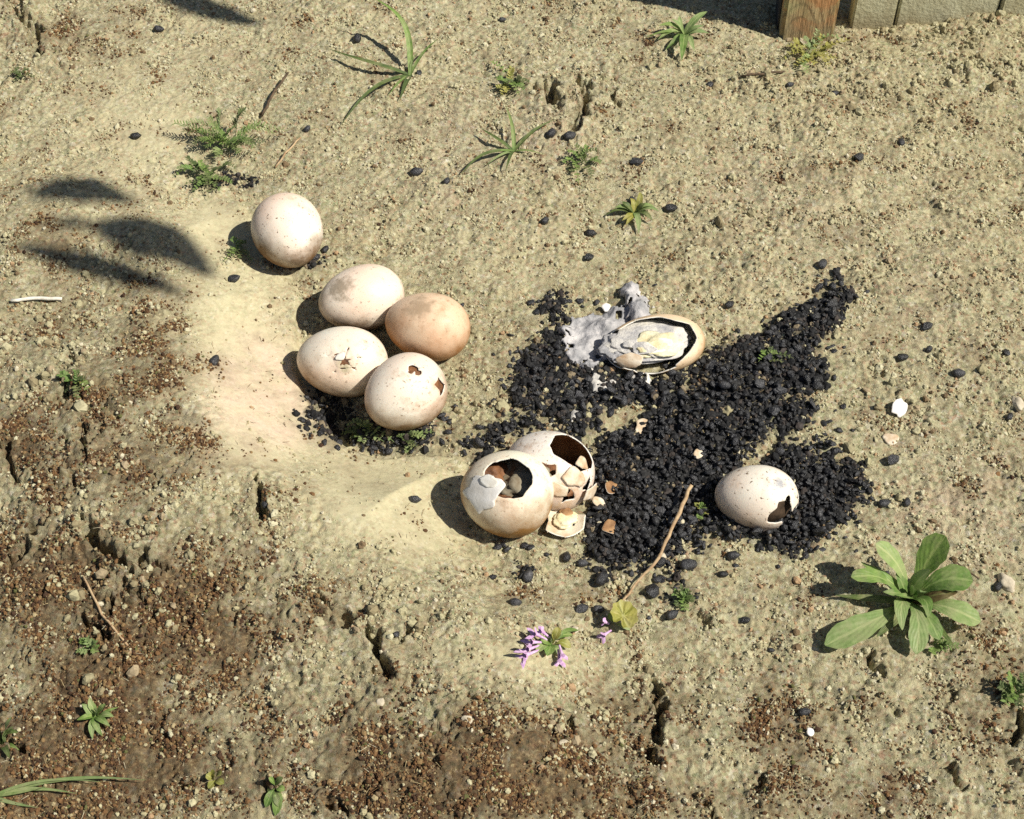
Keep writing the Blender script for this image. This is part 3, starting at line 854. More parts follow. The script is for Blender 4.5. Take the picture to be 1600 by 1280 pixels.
# egg sitting in the right lobe of the heap
yaw = R(-8); a, b = .0365, .0285
c = egg_centre(1182, 777, .014)
b3 = empty('broken_egg', c, 'cream egg half sunk in the dark heap with a jagged black hole', 'egg', 'broken eggs by the dark heap', rz=yaw)
me = shell_mesh('shell', a, b, holes=[(dir_px((.46, -.46), yaw), .36, .28), (dir_px((.66, .02), yaw), .12, .6), (dir_px((.78, -.58), yaw), .42, .2), (dir_px((.95, .05), yaw), .14, .5)], seed=6.0)
me.materials.append(egg_mat('egg_shell_heap', (.86, .81, .70), (.24, .16, .09), .14, .45, 26, .9, 15.0, extra=((.018, -.004, .026), .0075, (.26, .27, .32)))); me.materials.append(M['white_shell'])
solid(link('shell', me, None, b3))
me = shell_mesh('dried_content', a * .86, b * .84, res=4, warp=.04, seed=8); me.materials.append(M['hole_dark'])
link('dried_content', me, None, b3)

# open shell with pale grey contents at the top of the heap
yaw = R(12); a, b = .047, .0335
c = egg_centre(1022, 534, .016)
b4 = empty('broken_egg', c - Vector((0, 0, .004)), 'wide open egg shell holding pale yellow and grey dried contents that spill to its left', 'egg', 'broken eggs by the dark heap', rz=yaw)
b4.scale = (1.06, 1.0, .58)
me = shell_mesh('shell', a, b, holes=[(dir_px((-.22, .25), yaw), 1.16, .13), (dir_px((-.85, .05), yaw), .80, .2), (dir_px((-.10, -.62), yaw), .50, .33)], seed=2.9)
me.materials.append(egg_mat('egg_shell_spilled', (.84, .72, .52), (.40, .24, .10), .4, .6, 24, .4, 17.0)); me.materials.append(M['inner_grey'])
solid(link('shell', me, None, b4), .0011)
me = shell_mesh('shell_fragment', a, b, keep=(dir_px((-.55, -.38), yaw), .36, .35), seed=4.4, off=-.001)
me.materials.append(M['stained']); me.materials.append(M['inner_brown'])
solid(link('shell_fragment', me, None, b4), .0011)
lump('dried_content', (-.004, .002, .004), .037, (1.0, .72, .36), M['ash'], b4, 2, .15, 5)
lump('dried_content', (-.001, -.008, .014), .019, (1.2, .8, .55), M['yolk'], b4, 6, .3)
lump('dried_content', (-.028, .004, .001), .018, (1.1, 1, .4), M['grey_film'], b4, 9, .4)

for k, (r_, u_, s_, mt, of) in enumerate([(-.20, .10, .34, 'ash', .004), (.25, .22, .26, 'white_shell', .002), (.10, -.22, .22, 'white_shell', .003), (-.55, .30, .26, 'ash', .002), (.45, -.10, .18, 'ash', .0)]):
    me = shell_mesh('torn_shell', a * .86, b * .86, keep=(dir_px((r_, u_), yaw), s_, .45), seed=k * 3.1 + 1, off=of - .004, warp=.05)
    me.materials.append(M[mt]); me.materials.append(M['inner'])
    solid(link('torn_shell', me, None, b4), .0009)

def film(name, pts, material, parent=None, h=.0025, seed=0, origin=None, res=.0016):
    """wrinkled thin sheet draped over the ground inside an outline given on the photograph"""
    W = [tuple(g_at(px, py)[:2]) for px, py in pts]
    xs = np.arange(min(p[0] for p in W) - .004, max(p[0] for p in W) + .004, res)
    ys = np.arange(min(p[1] for p in W) - .004, max(p[1] for p in W) + .004, res)
    X, Y = np.meshgrid(xs, ys)
    sd = poly_sd(X, Y, W) + fbm(X, Y, .012, 3, 300 + seed) * .005 + sst(.55, .95, fbm(X, Y, .010, 2, 340 + seed)) * .03
    wr = fbm(X, Y, .026, 2, 320 + seed)
    wr2 = fbm(X, Y, .006, 3, 360 + seed)
    ins = sd < 0
    idx = -np.ones(X.shape, int); V, Fc = [], []
    o0 = origin or Vector(g_at(*pts[0]))
    for j in range(len(ys)):
        for i in range(len(xs)):
            if ins[j, i]:
                idx[j, i] = len(V)
                z = gz_soft(xs[i], ys[j], .004) + h * min(1, -sd[j, i] / .004) * (.75 + 1.0 * wr[j, i]) + .0012 * wr2[j, i] + .0006
                V.append((xs[i] - o0.x, ys[j] - o0.y, z - o0.z))
    for j in range(len(ys) - 1):
        for i in range(len(xs) - 1):
            q = [idx[j, i], idx[j, i + 1], idx[j + 1, i + 1], idx[j + 1, i]]
            if min(q) >= 0: Fc.append(q)
    me = from_arrays(name, V, Fc); me.materials.append(material)
    o = link(name, me)
    md = o.modifiers.new('thickness', 'SOLIDIFY'); md.thickness = .0012; md.offset = -1
    if parent:
        o.parent = parent
        o.matrix_parent_inverse = Matrix.Identity(4)
        iv = Matrix.Translation(parent.location) @ parent.rotation_euler.to_matrix().to_4x4() @ Matrix.Diagonal((*parent.scale, 1))
        o.matrix_local = iv.inverted() @ Matrix.Translation(o0)
    else:
        o.location = o0
    return o
film('dried_film', [(868, 520), (895, 497), (950, 484), (1010, 480), (1020, 500), (985, 530), (960, 545), (955, 568), (915, 585), (885, 560)], M['grey_film'], b4, .007, 1)
film('dried_film', [(970, 450), (992, 450), (1012, 470), (1026, 492), (1018, 518), (984, 516), (984, 496), (968, 472)], M['grey_film'], b4, .009, 2)
tag(film('dried_flake', [(918, 575), (950, 585), (965, 600), (945, 612), (928, 625), (925, 600)], M['residue'], None, .004, 3),
    'pinkish white dried flake on the black heap just below the spilled egg', 'residue')
tag(film('dried_flake', [(985, 590), (1010, 582), (1028, 600), (1015, 618), (1000, 612)], M['residue'], None, .003, 4),
    'small pale flake half buried in pellets, right of the pinkish white one', 'residue')
tag(film('dried_flake', [(888, 650), (905, 640), (910, 625), (920, 628), (916, 648), (895, 662)], M['residue'], None, .002, 5),
    'white curled scrap on black pellets above the collapsed egg', 'residue')

# loose shell bits
def shell_bit(px, py, size, label, up=True, yaw=0., tilt=0., mats=('white_shell', 'inner'), lift=.0, curve=1.0, seed=0, cat='shell fragment'):
    p = g_at(px, py)
    me = shell_mesh('shell_fragment', .040, .036, keep=((0, 0, -1 if up else 1), size / .038, .3), seed=seed)
    zs = [v.co.z for v in me.vertices]; z0 = min(zs)
    for v in me.vertices: v.co.z = (v.co.z - z0) * curve
    me.materials.append(M[mats[0]]); me.materials.append(M[mats[1]])
    o = solid(link('shell_fragment', me), .0009)
    o.location = p + Vector((0, 0, .0015 + lift)); o.rotation_euler = (tilt, 0, yaw)
    return tag(o, label, cat, 'loose shell fragments')
o = shell_bit(880, 822, .0175, 'cupped shell piece with yellow dried yolk inside, below the open broken egg', yaw=.3, tilt=R(8), mats=('white_shell', 'inner'), curve=1.7, seed=1)
lump('dried_yolk', (.002, .002, .006), .009, (1.2, .9, .4), M['yolk'], o, 3)
lump('brown_spot', (.004, .007, .0075), .005, (1.2, .9, .4), M['inner_brown'], o, 5)
shell_bit(1403, 642, .0085, 'bright white shell piece standing alone on the sand right of the heap', False, .8, R(38), ('membrane', 'white_shell'), .003, 1.3, 2)
shell_bit(1392, 688, .0075, 'flat cream shell piece half buried in sand below the bright white one', False, .1, R(10), ('inner', 'inner'), -.001, .8, 3)
shell_bit(947, 485, .0042, 'tiny white shell chip on the upper rim of the grey film', False, .4, R(40), ('membrane', 'inner'), .002, 1.2, 4)
shell_bit(955, 768, .0065, 'orange-stained shell chip on black pellets right of the collapsed egg', True, 1.1, R(20), ('inner_brown', 'inner_brown'), .003, 1.2, 5)
shell_bit(935, 790, .0062, 'pale shell chip between the collapsed egg and the dark heap', False, 2.1, R(25), ('inner', 'inner_brown'), .003, 1.2, 6)
shell_bit(950, 830, .0068, 'pinkish shell chip at the lower left of the heap', True, .2, R(15), ('inner', 'inner_brown'), .003, 1.2, 7)
shell_bit(1005, 672, .0085, 'sandy-coloured shell chip in the middle of the heap near its bare patch', False, .9, R(15), ('inner', 'inner'), .001, .8, 8)
shell_bit(1265, 1147, .0034, 'slim white shell splinter on brown soil at the lower right', False, 1.5, R(15), ('membrane', 'white_shell'), .001, 1.6, 9)
shell_bit(1090, 715, .005, 'small straw-coloured shell chip in the heap above the dry stalk', False, 1.5, R(15), ('inner', 'inner'), .003, 1.6, 10)

# ------------------------------------------------------------------ pellets
def pellet_mesh(k, sub=2):
    r = random.Random(k)
    V, Fc = ico_dirs(sub)
    P = []
    ph = [r.uniform(0, 6) for _ in range(3)]
    e1, e2 = (r.uniform(.62, .8), r.uniform(.52, .7)) if k < 3 else (r.uniform(.45, .9), r.uniform(.28, .62))
    for d in V:
        q = 1 + .10 * math.sin(d.x * 5 + ph[0]) * math.sin(d.y * 4 + ph[1]) + .05 * math.sin(d.z * 9 + ph[2]) + (r.uniform(-.04, .04) if k < 3 else r.uniform(-.17, .17))
        tp = 1 - .18 * d.x
        P.append(Vector((d.x, d.y * e1 * tp, d.z * e2 * tp)) * q)
    me = from_arrays('pellet', P, Fc, k < 3)
    me.materials.append(M['pellet'])
    return me
PEL = [pellet_mesh(k) for k in range(14)]
PELN = [(np.array([v.co[:] for v in m.vertices]), [tuple(p.vertices) for p in m.polygons]) for m in PEL]

ISO = [  # px, py, half length px, angle deg, label
    (335, 563, 14, 70, 'black pellet alone on the smooth bright sand slope left of the cluster of eggs'),
    (650, 268, 15, 5, 'dark oval pellet on bare sand above and right of the lone egg'),
    (648, 780, 13, 0, 'black pellet on pale sand left of the open broken egg'),
    (1343, 245, 13, 60, 'round black pellet at the upper right, larger of a neighbouring pair'),
    (1408, 222, 11, 90, 'small black pellet up and right of the round one at the upper right'),
    (558, 60, 13, 90, 'grey-black pellet standing on end left of the tallest grass blade'),
    (212, 212, 11, 25, 'brown-black pellet on pale sand left of the feathery weed'),
    (366, 435, 13, 15, 'black pellet on pale sand just below left of the lone egg'),
    (248, 45, 11, 5, 'black pellet below the blurred leaf shadow at the top left'),
    (698, 282, 10, 70, 'small pellet just right of the dark oval one above the lone egg'),
    (480, 200, 9, 60, 'small dark pellet right of the feathery weed'),
    (1450, 508, 12, 10, 'dark pellet on sand right of the heap tip, upper of a loose pair'),
    (1410, 558, 13, 5, 'black pellet on sand below left of the loose pair right of the heap'),
    (1498, 583, 15, 2, 'long flat black pellet on open sand at the right'),
    (1452, 545, 10, 50, 'brownish pellet, lower of the loose pair right of the heap'),
    (1396, 718, 15, 20, 'black pellet below the half buried cream shell piece'),
    (1382, 785, 14, 5, 'black pellet between the heap and the green rosette plant'),
    (1418, 782, 11, 75, 'small upright dark pellet above the green rosette plant'),
    (1578, 650, 11, 60, 'dark pellet near the right edge level with the white shell piece'),
    (1573, 550, 10, 80, 'small dark pellet near the right edge above its darker neighbour'),
    (1285, 412, 14, 60, 'dark grey pellet just above the tip of the heap'),
    (1140, 475, 12, 40, 'black pellet on sand right of the spilled egg rim'),
    (923, 364, 12, 0, 'dark pellet below left of the small weed above the spilled egg'),
    (921, 400, 11, 10, 'black pellet under the dark pellet below the small weed'),
    (1048, 325, 14, 5, 'black pellet right beside the small weed above the spilled egg'),
    (988, 315, 12, 110, 'black pellet touching the top of the small weed above the spilled egg'),
    (852, 345, 11, 60, 'black pellet on bare sand between the grass tufts and the spilled egg'),
    (995, 253, 14, 0, 'black cluster pellet on sand between the two top weeds'),
    (825, 900, 17, 75, 'large blue-black pellet standing below the cupped shell piece'),
    (805, 942, 14, 0, 'grey-black pellet above the pink-flowered weed'),
    (940, 905, 19, 60, 'largest loose black pellet below the heap'),
    (910, 950, 14, 10, 'black pellet left of the round yellow-green leaf'),
    (935, 952, 13, 0, 'black pellet touching the shadow of the round yellow-green leaf'),
    (885, 870, 14, 80, 'squarish black pellet right above the largest loose one'),
    (910, 880, 13, 10, 'flat black pellet just right of the squarish one'),
    (1020, 925, 20, 70, 'long black pellet right of the dry stalk foot'),
    (1075, 885, 20, 15, 'thick black pellet below the heap, right of the dry stalk'),
    (1050, 960, 15, 30, 'black pellet left of the green sprig below the heap'),
    (1130, 897, 11, 5, 'small pellet on sand below the right part of the heap'),
    (1165, 970, 11, 5, 'small black pellet on sand midway between heap and rosette plant'),
    (1257, 1112, 14, 5, 'black pellet just above the slim white shell splinter'),
    (770, 902, 9, 20, 'small brown-black pellet left of the large blue-black one'),
    (1145, 868, 15, 8, 'flat dark pellet at the lower edge of the heap under the sunken egg'),
    (620, 990, 8, 60, 'little dark pellet beside the crack left of the pink-flowered weed'),
    (415, 780, 15, 80, 'black pellet wedged in the crack below the bright slope'),
    (890, 213, 15, 30, 'black pellet at the foot of the upper middle weed'),
    (862, 207, 14, 65, 'slim black pellet leaning beside the middle grass tuft'),
    (1110, 130, 9, 60, 'small black pellet below the leafy weed at the top'),
    (1305, 145, 10, 30, 'dark pellet below the yellow weed at the post'),
    (1235, 128, 9, 10, 'small dark pellet left below the yellow weed at the post'),
    (1528, 8, 11, 0, 'black pellet on the clods by the pale boards'),
    (493, 402, 12, 20, 'black pellet tucked against the lower right of the lone egg'),
    (508, 388, 10, 60, 'grey pellet tucked behind the lower right of the lone egg'),
    (1560, 915, 12, 60, 'dark pellet right of the green rosette plant near the right edge'),
    (1205, 1015, 8, 0, 'tiny pellet on sand left of the rosette plant lowest leaf'),
    (655, 112, 8, 60, 'tiny pellet at the foot of the tall grass tuft'),
    (785, 30, 8, 10, 'tiny pellet near the top edge right of the tall grass tuft'),
    (1385, 895, 9, 40, 'small black pellet in the shade of the rosette plant'),
]
def place_pellet(name, x, y, z, half, yaw, mesh, label, group, tilt=(0, 0)):
    o = bpy.data.objects.new(name, mesh); COL.objects.link(o)
    o.location = (x, y, z); o.scale = (half, half, half)
    o.rotation_euler = (tilt[0], tilt[1], yaw)
    return tag(o, label, 'pellet', group)
PG = 'black pellets lying on the sand and in the heap'
for i, (px, py, hl, ang, lab) in enumerate(ISO):
    p = g_at(px, py, .003)
    half = hl * .76 / pxm(p.y)
    z = gz_soft(p.x, p.y, .004)
    place_pellet('pellet', p.x, p.y, z + half * .42, half, R(ang), PEL[i % 4], lab, PG, (random.uniform(-.3, .3), random.uniform(-.2, .2)))

# heap pellets
cand = []
hx0, hy0 = at_z(700, 900, 0)[:2]; hx1, hy1 = at_z(1360, 420, 0)[:2]
rr = random.Random(5)
def heap_w(u, v):
    d = min(float(poly_sd(np.array([u]), np.array([v]), p)[0]) for p in HEAP)
    return d
occ = []
tries = 0
while len(cand) < 2900 and tries < 34000:
    tries += 1
    u, v = rr.uniform(715, 1365), rr.uniform(430, 905)
    d = heap_w(u, v) + 10 * math.sin(u * .045) * math.sin(v * .06 + 1) + rr.gauss(0, 7)
    keep = 1.0 if d < -4 else (.35 if d < 10 else (.05 if d < 34 else 0.004))
    if ((u - 970) / 48) ** 2 + ((v - 655) / 22) ** 2 < 1 or ((u - 1240) / 30) ** 2 + ((v - 625) / 11) ** 2 < 1 or ((u - 1075) / 24) ** 2 + ((v - 600) / 16) ** 2 < 1: keep *= .18
    if u < 930: keep *= .62 if v < 720 else 1
    if math.sin(u * .11 + 2) * math.sin(v * .13 + u * .03) >  .62: keep *= .22
    if u > 1100 and v < 650: keep *= .72
    if rr.random() > keep: continue
    # not inside the eggs
    if ((u - 792) / 66) ** 2 + ((v - 790) / 62) ** 2 < 1 or ((u - 1183) / 50) ** 2 + ((v - 792) / 32) ** 2 < 1 or ((u - 860) / 58) ** 2 + ((v - 745) / 50) ** 2 < 1: continue
    if ((u - 1018) / 66) ** 2 + ((v - 545) / 44) ** 2 < 1 or ((u - 925) / 48) ** 2 + ((v - 530) / 38) ** 2 < 1: continue
    if ((u - 940) / 18) ** 2 + ((v - 600) / 20) ** 2 < 1: continue
    p = g_at(u, v)
    half = min(.0064, .0026 * math.exp(rr.gauss(0, .42))) if d < 0 else rr.uniform(.0014, .0040)
    near_n = sum(1 for q in occ if abs(q[0] - p.x) < .010 and abs(q[1] - p.y) < .010 and (q[0] - p.x) ** 2 + (q[1] - p.y) ** 2 < (half * .95 + q[2] * .5) ** 2)
    if near_n > 3: continue
    z = gz_soft(p.x, p.y, .004) + half * .12 + near_n * .0022
    occ.append((p.x, p.y, half))
    cand.append((half + near_n * .0012, p.x, p.y, z, half, rr.uniform(0, 6.28), rr.choice((0, 1, 2, 3, 4, 5, 6, 7, 8, 9, 10, 11, 12, 13)), (rr.uniform(-1.1, 1.1), rr.uniform(-1, 1))))

for (cx, cy, sx, sy, nn) in [(868, 482, 14, 16, 10), (600, 695, 45, 9, 26), (655, 672, 34, 12, 18), (690, 640, 18, 14, 8), (850, 475, 10, 8, 4), (905, 478, 14, 5, 6), (800, 865, 18, 10, 8), (1305, 520, 10, 30, 6),
                             (1045, 545, 10, 8, 6), (1062, 520, 5, 10, 3), (1040, 905, 30, 18, 10), (1300, 660, 18, 20, 6), (845, 590, 35, 25, 30), (500, 640, 14, 20, 22), (540, 680, 22, 10, 18), (1068, 530, 5, 8, 5), (1040, 566, 8, 5, 6), (936, 538, 8, 12, 9), (960, 572, 22, 5, 12), (985, 625, 30, 12, 10)]:
    for _ in range(nn):
        u, v = rr.gauss(cx, sx), rr.gauss(cy, sy)
        p = g_at(u, v); half = rr.uniform(.0022, .0045)
        cand.append((half * .6, p.x, p.y, gz_soft(p.x, p.y, .004) + half * .3, half, rr.uniform(0, 6.28), rr.randrange(3, 14), (rr.uniform(-.5, .5), rr.uniform(-.4, .4))))
cand.sort(key=lambda c: -c[0])
NB = 300 - len(ISO)
for c_ in cand[:NB]:
    place_pellet('pellet', c_[1], c_[2], c_[3], c_[4], c_[5], PEL[c_[6]], 'black oval pellet lying among many others in the dark heap', PG, c_[7])
V, Fc = [], []
for c_ in cand[NB:]:
    P, Fp = PELN[c_[6]]
    Mx = np.array(Euler((c_[7][0], c_[7][1], c_[5])).to_matrix())
    k0 = sum(len(v) for v in V) if False else (V[-1][0] + len(V[-1][1]) if V else 0)
    V.append((k0, (P * c_[4]) @ Mx.T + np.array(c_[1:4])))
    Fc += [[a_ + k0 for a_ in f] for f in Fp]
me = from_arrays('small_pellets', np.concatenate([v[1] for v in V]), Fc)
me.materials.append(M['pellet'])
tag(link('small_pellets', me), 'mass of smaller black pellets filling the dark heap under the larger ones', 'pellets', kind='stuff')

# ------------------------------------------------------------------ plants
def strip_mesh(name, path, widths, up=Vector((0, 0, 1)), fold=.15, nx=4, curl=0.0, wav=0.0, seed=0):
    """leaf: a sheet along a 3D path with a width at every station, folded along its midrib"""
    V, Fc, UV = [], [], []
    n = len(path)
    for i, (p, w_) in enumerate(zip(path, widths)):
        t = (path[min(i + 1, n - 1)] - path[max(i - 1, 0)]).normalized()
        s = t.cross(up)
        if s.length < 1e-4: s = Vector((1, 0, 0))
        s.normalize()
        nn = s.cross(t).normalized()
        for k in range(nx + 1):
            a = k / nx * 2 - 1
            ww = w_ * .5 * (1 + wav * math.sin(i * 1.9 + seed + (a > 0)))
            V.append(p + s * (a * ww) + nn * (abs(a) * ww * fold * 2 - a * a * ww * curl))
            UV.append((k / nx, i / (n - 1)))
    for i in range(n - 1):
        for k in range(nx):
            q = i * (nx + 1) + k
            Fc.append([q, q + 1, q + nx + 2, q + nx + 1])
    me = from_arrays(name, V, Fc)
    uvl = me.uv_layers.new(name='UVMap')
    for l in me.loops: uvl.data[l.index].uv = UV[l.vertex_index]
    return me

SHAPES = {
    'spat': lambda t: (.16 + .84 * max(0, math.sin(math.pi * min(1, max(0, (t - .05) / .98)) ** 1.9)) ** .8) * (1 if t < .97 else .25),
    'lance': lambda t: (.12 + .88 * math.sin(math.pi * t ** .8)) if t < .99 else .04,
    'grass': lambda t: max(.04, (1 - t ** 2.2) * (.55 + .45 * min(1, t * 5))),
    'oval': lambda t: (.10 + .9 * max(0, math.sin(math.pi * max(0, (t - .22) / .78))) ** .7) if t < .99 else .05,
}
def leaf(parent, root, tip, width, shape='spat', arch=.2, material='leaf', name='leaf', n=12, fold=.18, nx=4, droop=0.0, side=0.0, wav=.04, curl=0.1):
    """root, tip: world points"""
    L = (tip - root).length
    ax = (tip - root)
    hs = Vector((-ax.y, ax.x, 0)); hs = hs.normalized() if hs.length > 1e-6 else Vector((1, 0, 0))
    pth = []
    for i in range(n):
        t = i / (n - 1)
        p = root.lerp(tip, t) + Vector((0, 0, 1)) * (arch * L * math.sin(math.pi * t) * (1 - .3 * t)) + hs * side * L * math.sin(math.pi * t)
        p.z -= droop * L * t ** 4
        pth.append(p - parent.location)
    ws = [max(.0003, width * SHAPES[shape](i / (n - 1))) for i in range(n)]
    me = strip_mesh(name, pth, ws, fold=fold, nx=nx, wav=wav, seed=random.uniform(0, 6), curl=curl)
    me.materials.append(M[material] if isinstance(material, str) else material)
    o = link(name, me, None, parent)
    return o

def px_pt(px, py, h):                            # a point h above the ground, seen at the photo pixel
    z = 0.0
    for _ in range(10):
        p = at_z(px, py, z + h); z = gz(p[0], p[1]) * .6 + z * .4
    return Vector(p)

def plant(name, px, py, label, cat, group=None):
    p = g_at(px, py)
    return empty(name, p - Vector((0, 0, .001)), label, cat, group), p

# big green rosette at the lower right
rp, p0 = plant('rosette_plant', 1420, 942, 'large green leafy rosette plant on sand at the lower right', 'plant')
k_ = 1 / pxm(p0.y)
for (tx, ty, h, wpx, ar, mt, sh, sd) in [
    (1478, 838, .058, 46, .10, 'leaf', 'spat', .05), (1368, 850, .050, 34, .16, 'leaf_pale', 'spat', -.05), (1330, 902, .034, 27, .20, 'leaf', 'spat', -.06),
    (1520, 908, .032, 50, .22, 'leaf', 'spat', .08), (1532, 972, .016, 40, .24, 'leaf_pale', 'spat', -.04), (1289, 1008, .010, 44, .14, 'leaf_pale', 'spat', .05),
    (1432, 1022, .010, 30, .24, 'leaf_pale', 'spat', .05), (1468, 1000, .012, 26, .24, 'leaf', 'spat', 0), (1497, 925, .028, 28, .2, 'leaf_red', 'lance', -.05),
    (1345, 878, .028, 20, .2, 'leaf', 'lance', .08), (1400, 895, .030, 22, .2, 'leaf', 'lance', 0), (1455, 890, .040, 26, .12, 'leaf_pale', 'lance', .05),
    (1380, 925, .030, 20, .25, 'leaf', 'lance', .1), (1410, 985, .018, 24, .3, 'leaf_pale', 'lance', -.1), (1450, 965, .022, 22, .3, 'leaf', 'lance', .1),
    (1305, 930, .006, 14, .10, 'leaf_dark', 'lance', .05), (1370, 995, .006, 22, .16, 'leaf_dark', 'lance', .06), (1427, 915, .032, 16, .2, 'leaf', 'lance', .0),
    (1438, 925, .034, 14, .2, 'leaf_pale', 'lance', .1), (1400, 930, .030, 13, .2, 'leaf', 'lance', .1), (1492, 1012, .012, 14, .1, 'leaf_dark', 'lance', 0)]:
    leaf(rp, p0 + Vector((random.uniform(-.003, .003), random.uniform(-.003, .003), .002)), px_pt(tx, ty, h), wpx * k_, sh, ar, mt, n=16, nx=6, side=sd, fold=.10, wav=.05)

# generic small weed
def weed(name, px, py, tips, label, cat='weed', mats=('leaf', 'leaf_pale'), shape='lance', wpx=9, arch=.25, group=None):
    e_, p = plant(name, px, py, label, cat, group)
    k = 1 / pxm(p.y)
    for i, tpl in enumerate(tips):
        tx, ty, h = tpl[:3]
        ww = tpl[3] if len(tpl) > 3 else wpx
        leaf(e_, p + Vector((random.uniform(-.002, .002), random.uniform(-.002, .002), .001)), px_pt(tx, ty, h), ww * k, shape, arch, mats[i % len(mats)], n=9, side=random.uniform(-.1, .1))
    return e_, p, k

def ring(cx, cy, n, rx, ry, h, wpx, jit=.35, a0=0):
    out_ = []
    for i in range(n):
        a_ = a0 + i / n * 6.283 + random.uniform(-.3, .3)
        f_ = 1 + random.uniform(-jit, jit)
        out_.append((cx + rx * f_ * math.cos(a_), cy - ry * f_ * math.sin(a_), h * random.uniform(.5, 1.5), wpx * random.uniform(.7, 1.3)))
    return out_

weed('leafy_weed', 1068, 58, [(1105, 18, .020, 13), (1030, 40, .015, 12), (1028, 62, .008, 11), (1108, 52, .010, 12), (1065, 95, .006, 14), (1050, 30, .02, 9), (1085, 80, .006, 10), (1040, 78, .006, 10), (1062, 25, .018, 8), (1100, 40, .015, 9), (1010, 58, .004, 7)],
     'small pale green leafy weed near the top edge, left of the timber post', mats=('leaf_pale', 'leaf', 'leaf_pale'))
# tall grass tuft
gp, gp0 = plant('grass_tuft', 641, 118, 'tall grass tuft with few long blades near the top, left of centre', 'grass tuft')
kk = 1 / pxm(gp0.y)
for tx, ty, h, ww, sd, ar, mt in [(578, -6, .055, 10, -.18, .10, 'leaf'), (512, 76, .012, 9, .10, .10, 'leaf_dark'), (688, 58, .030, 6, .05, .06, 'leaf'), (624, 158, .004, 9, .02, .12, 'leaf_dark'),
                                  (534, 194, .004, 9, -.06, .10, 'leaf_dark'), (606, 150, .003, 5, 0, .1, 'leaf'), (655, 80, .02, 4, .1, .1, 'leaf_pale')]:  # low dark blades at the lower left stand in for the tuft's shadows
    leaf(gp, gp0, px_pt(tx, ty, h), ww * kk, 'grass', ar, mt, 'blade', n=14, nx=2, side=sd, fold=.3, wav=0)
gp, gp0 = plant('grass_tuft', 803, 237, 'low grass tuft with short spread blades at the upper middle', 'grass tuft')
kk = 1 / pxm(gp0.y)
for tx, ty, h, ww, sd, ar, mt in [(790, 165, .020, 7, -.05, .06, 'leaf'), (750, 200, .010, 7, .06, .12, 'leaf_dark'), (720, 273, .004, 8, -.10, .10, 'leaf_dark'), (762, 240, .006, 5, .05, .15, 'leaf'),
                                  (790, 268, .004, 6, 0, .15, 'leaf_dark'), (760, 258, .006, 6, 0, .1, 'leaf_pale'), (868, 186, .012, 8, .02, .1, 'leaf_dark'), (850, 242, .002, 4, .02, .1, 'leaf')]:
    leaf(gp, gp0, px_pt(tx, ty, h), ww * kk, 'grass', ar, mt, 'blade', n=14, nx=2, side=sd, fold=.3, wav=0)

# feathery frond: curved stem with many small leaflets, one mesh per frond
def frond(parent, root, tip, arch, leaflet, material, nl=9, side=0.0, wid=.35):
    L = (tip - root).length
    ax = tip - root; hs = Vector((-ax.y, ax.x, 0)); hs = hs.normalized() if hs.length > 1e-6 else Vector((1, 0, 0))
    def P(t): return root.lerp(tip, t) + Vector((0, 0, arch * L * math.sin(math.pi * t))) + hs * side * L * math.sin(math.pi * t) - parent.location
    V, Fc, UV = [], [], []
    def quad_strip(pts, w_):
        for i, (p, ww) in enumerate(zip(pts, w_)):
            t = (pts[min(i + 1, len(pts) - 1)] - pts[max(i - 1, 0)]).normalized(); s = t.cross(Vector((0, 0, 1)))
            s = s.normalized() if s.length > 1e-4 else Vector((1, 0, 0))
            V.extend([p - s * ww / 2, p + s * ww / 2]); UV.extend([(0.2, i / len(pts)), (.8, i / len(pts))])
            if i:
                q = len(V) - 4; Fc.append([q, q + 1, q + 3, q + 2])
    quad_strip([P(i / 8) for i in range(9)], [.0011 * (1 - .6 * i / 8) for i in range(9)])
    for i in range(nl):
        t = .22 + .76 * i / nl
        for s_ in (-1, 1):
            b_ = P(t); dr = (P(min(1, t + .05)) - P(t)).normalized()
            sd_ = dr.cross(Vector((0, 0, 1))).normalized() * s_
            l_ = leaflet * (1.1 - .6 * t) * random.uniform(.7, 1.3)
            d_ = (dr * .7 + sd_ + Vector((0, 0, random.uniform(-.2, .6)))).normalized()
            quad_strip([b_, b_ + d_ * l_ * .4, b_ + d_ * l_ * .75 + Vector((0, 0, .0004)), b_ + d_ * l_], [l_ * .08, l_ * wid, l_ * wid * .8, l_ * .05])
    me = from_arrays('frond', V, Fc)
    uvl = me.uv_layers.new(name='UVMap')
    for l in me.loops: uvl.data[l.index].uv = UV[l.vertex_index]
    me.materials.append(M[material])
    return link('frond', me, None, parent)

def fern(px, py, tips, label, leaflet=.005, mats=('leaf', 'leaf_dark'), name='feathery_weed', wid=.35, nl=9, spread=10):
    e_, p = plant(name, px, py, label, 'weed')
    for i, (tx, ty, h) in enumerate(tips):
        r0 = px_pt(px + random.uniform(-spread, spread), py + random.uniform(-spread * .6, spread * .6), .001)
        frond(e_, r0, px_pt(tx, ty, h), random.uniform(.1, .25), leaflet, mats[i % len(mats)], nl, random.uniform(-.12, .12), wid)
    return e_

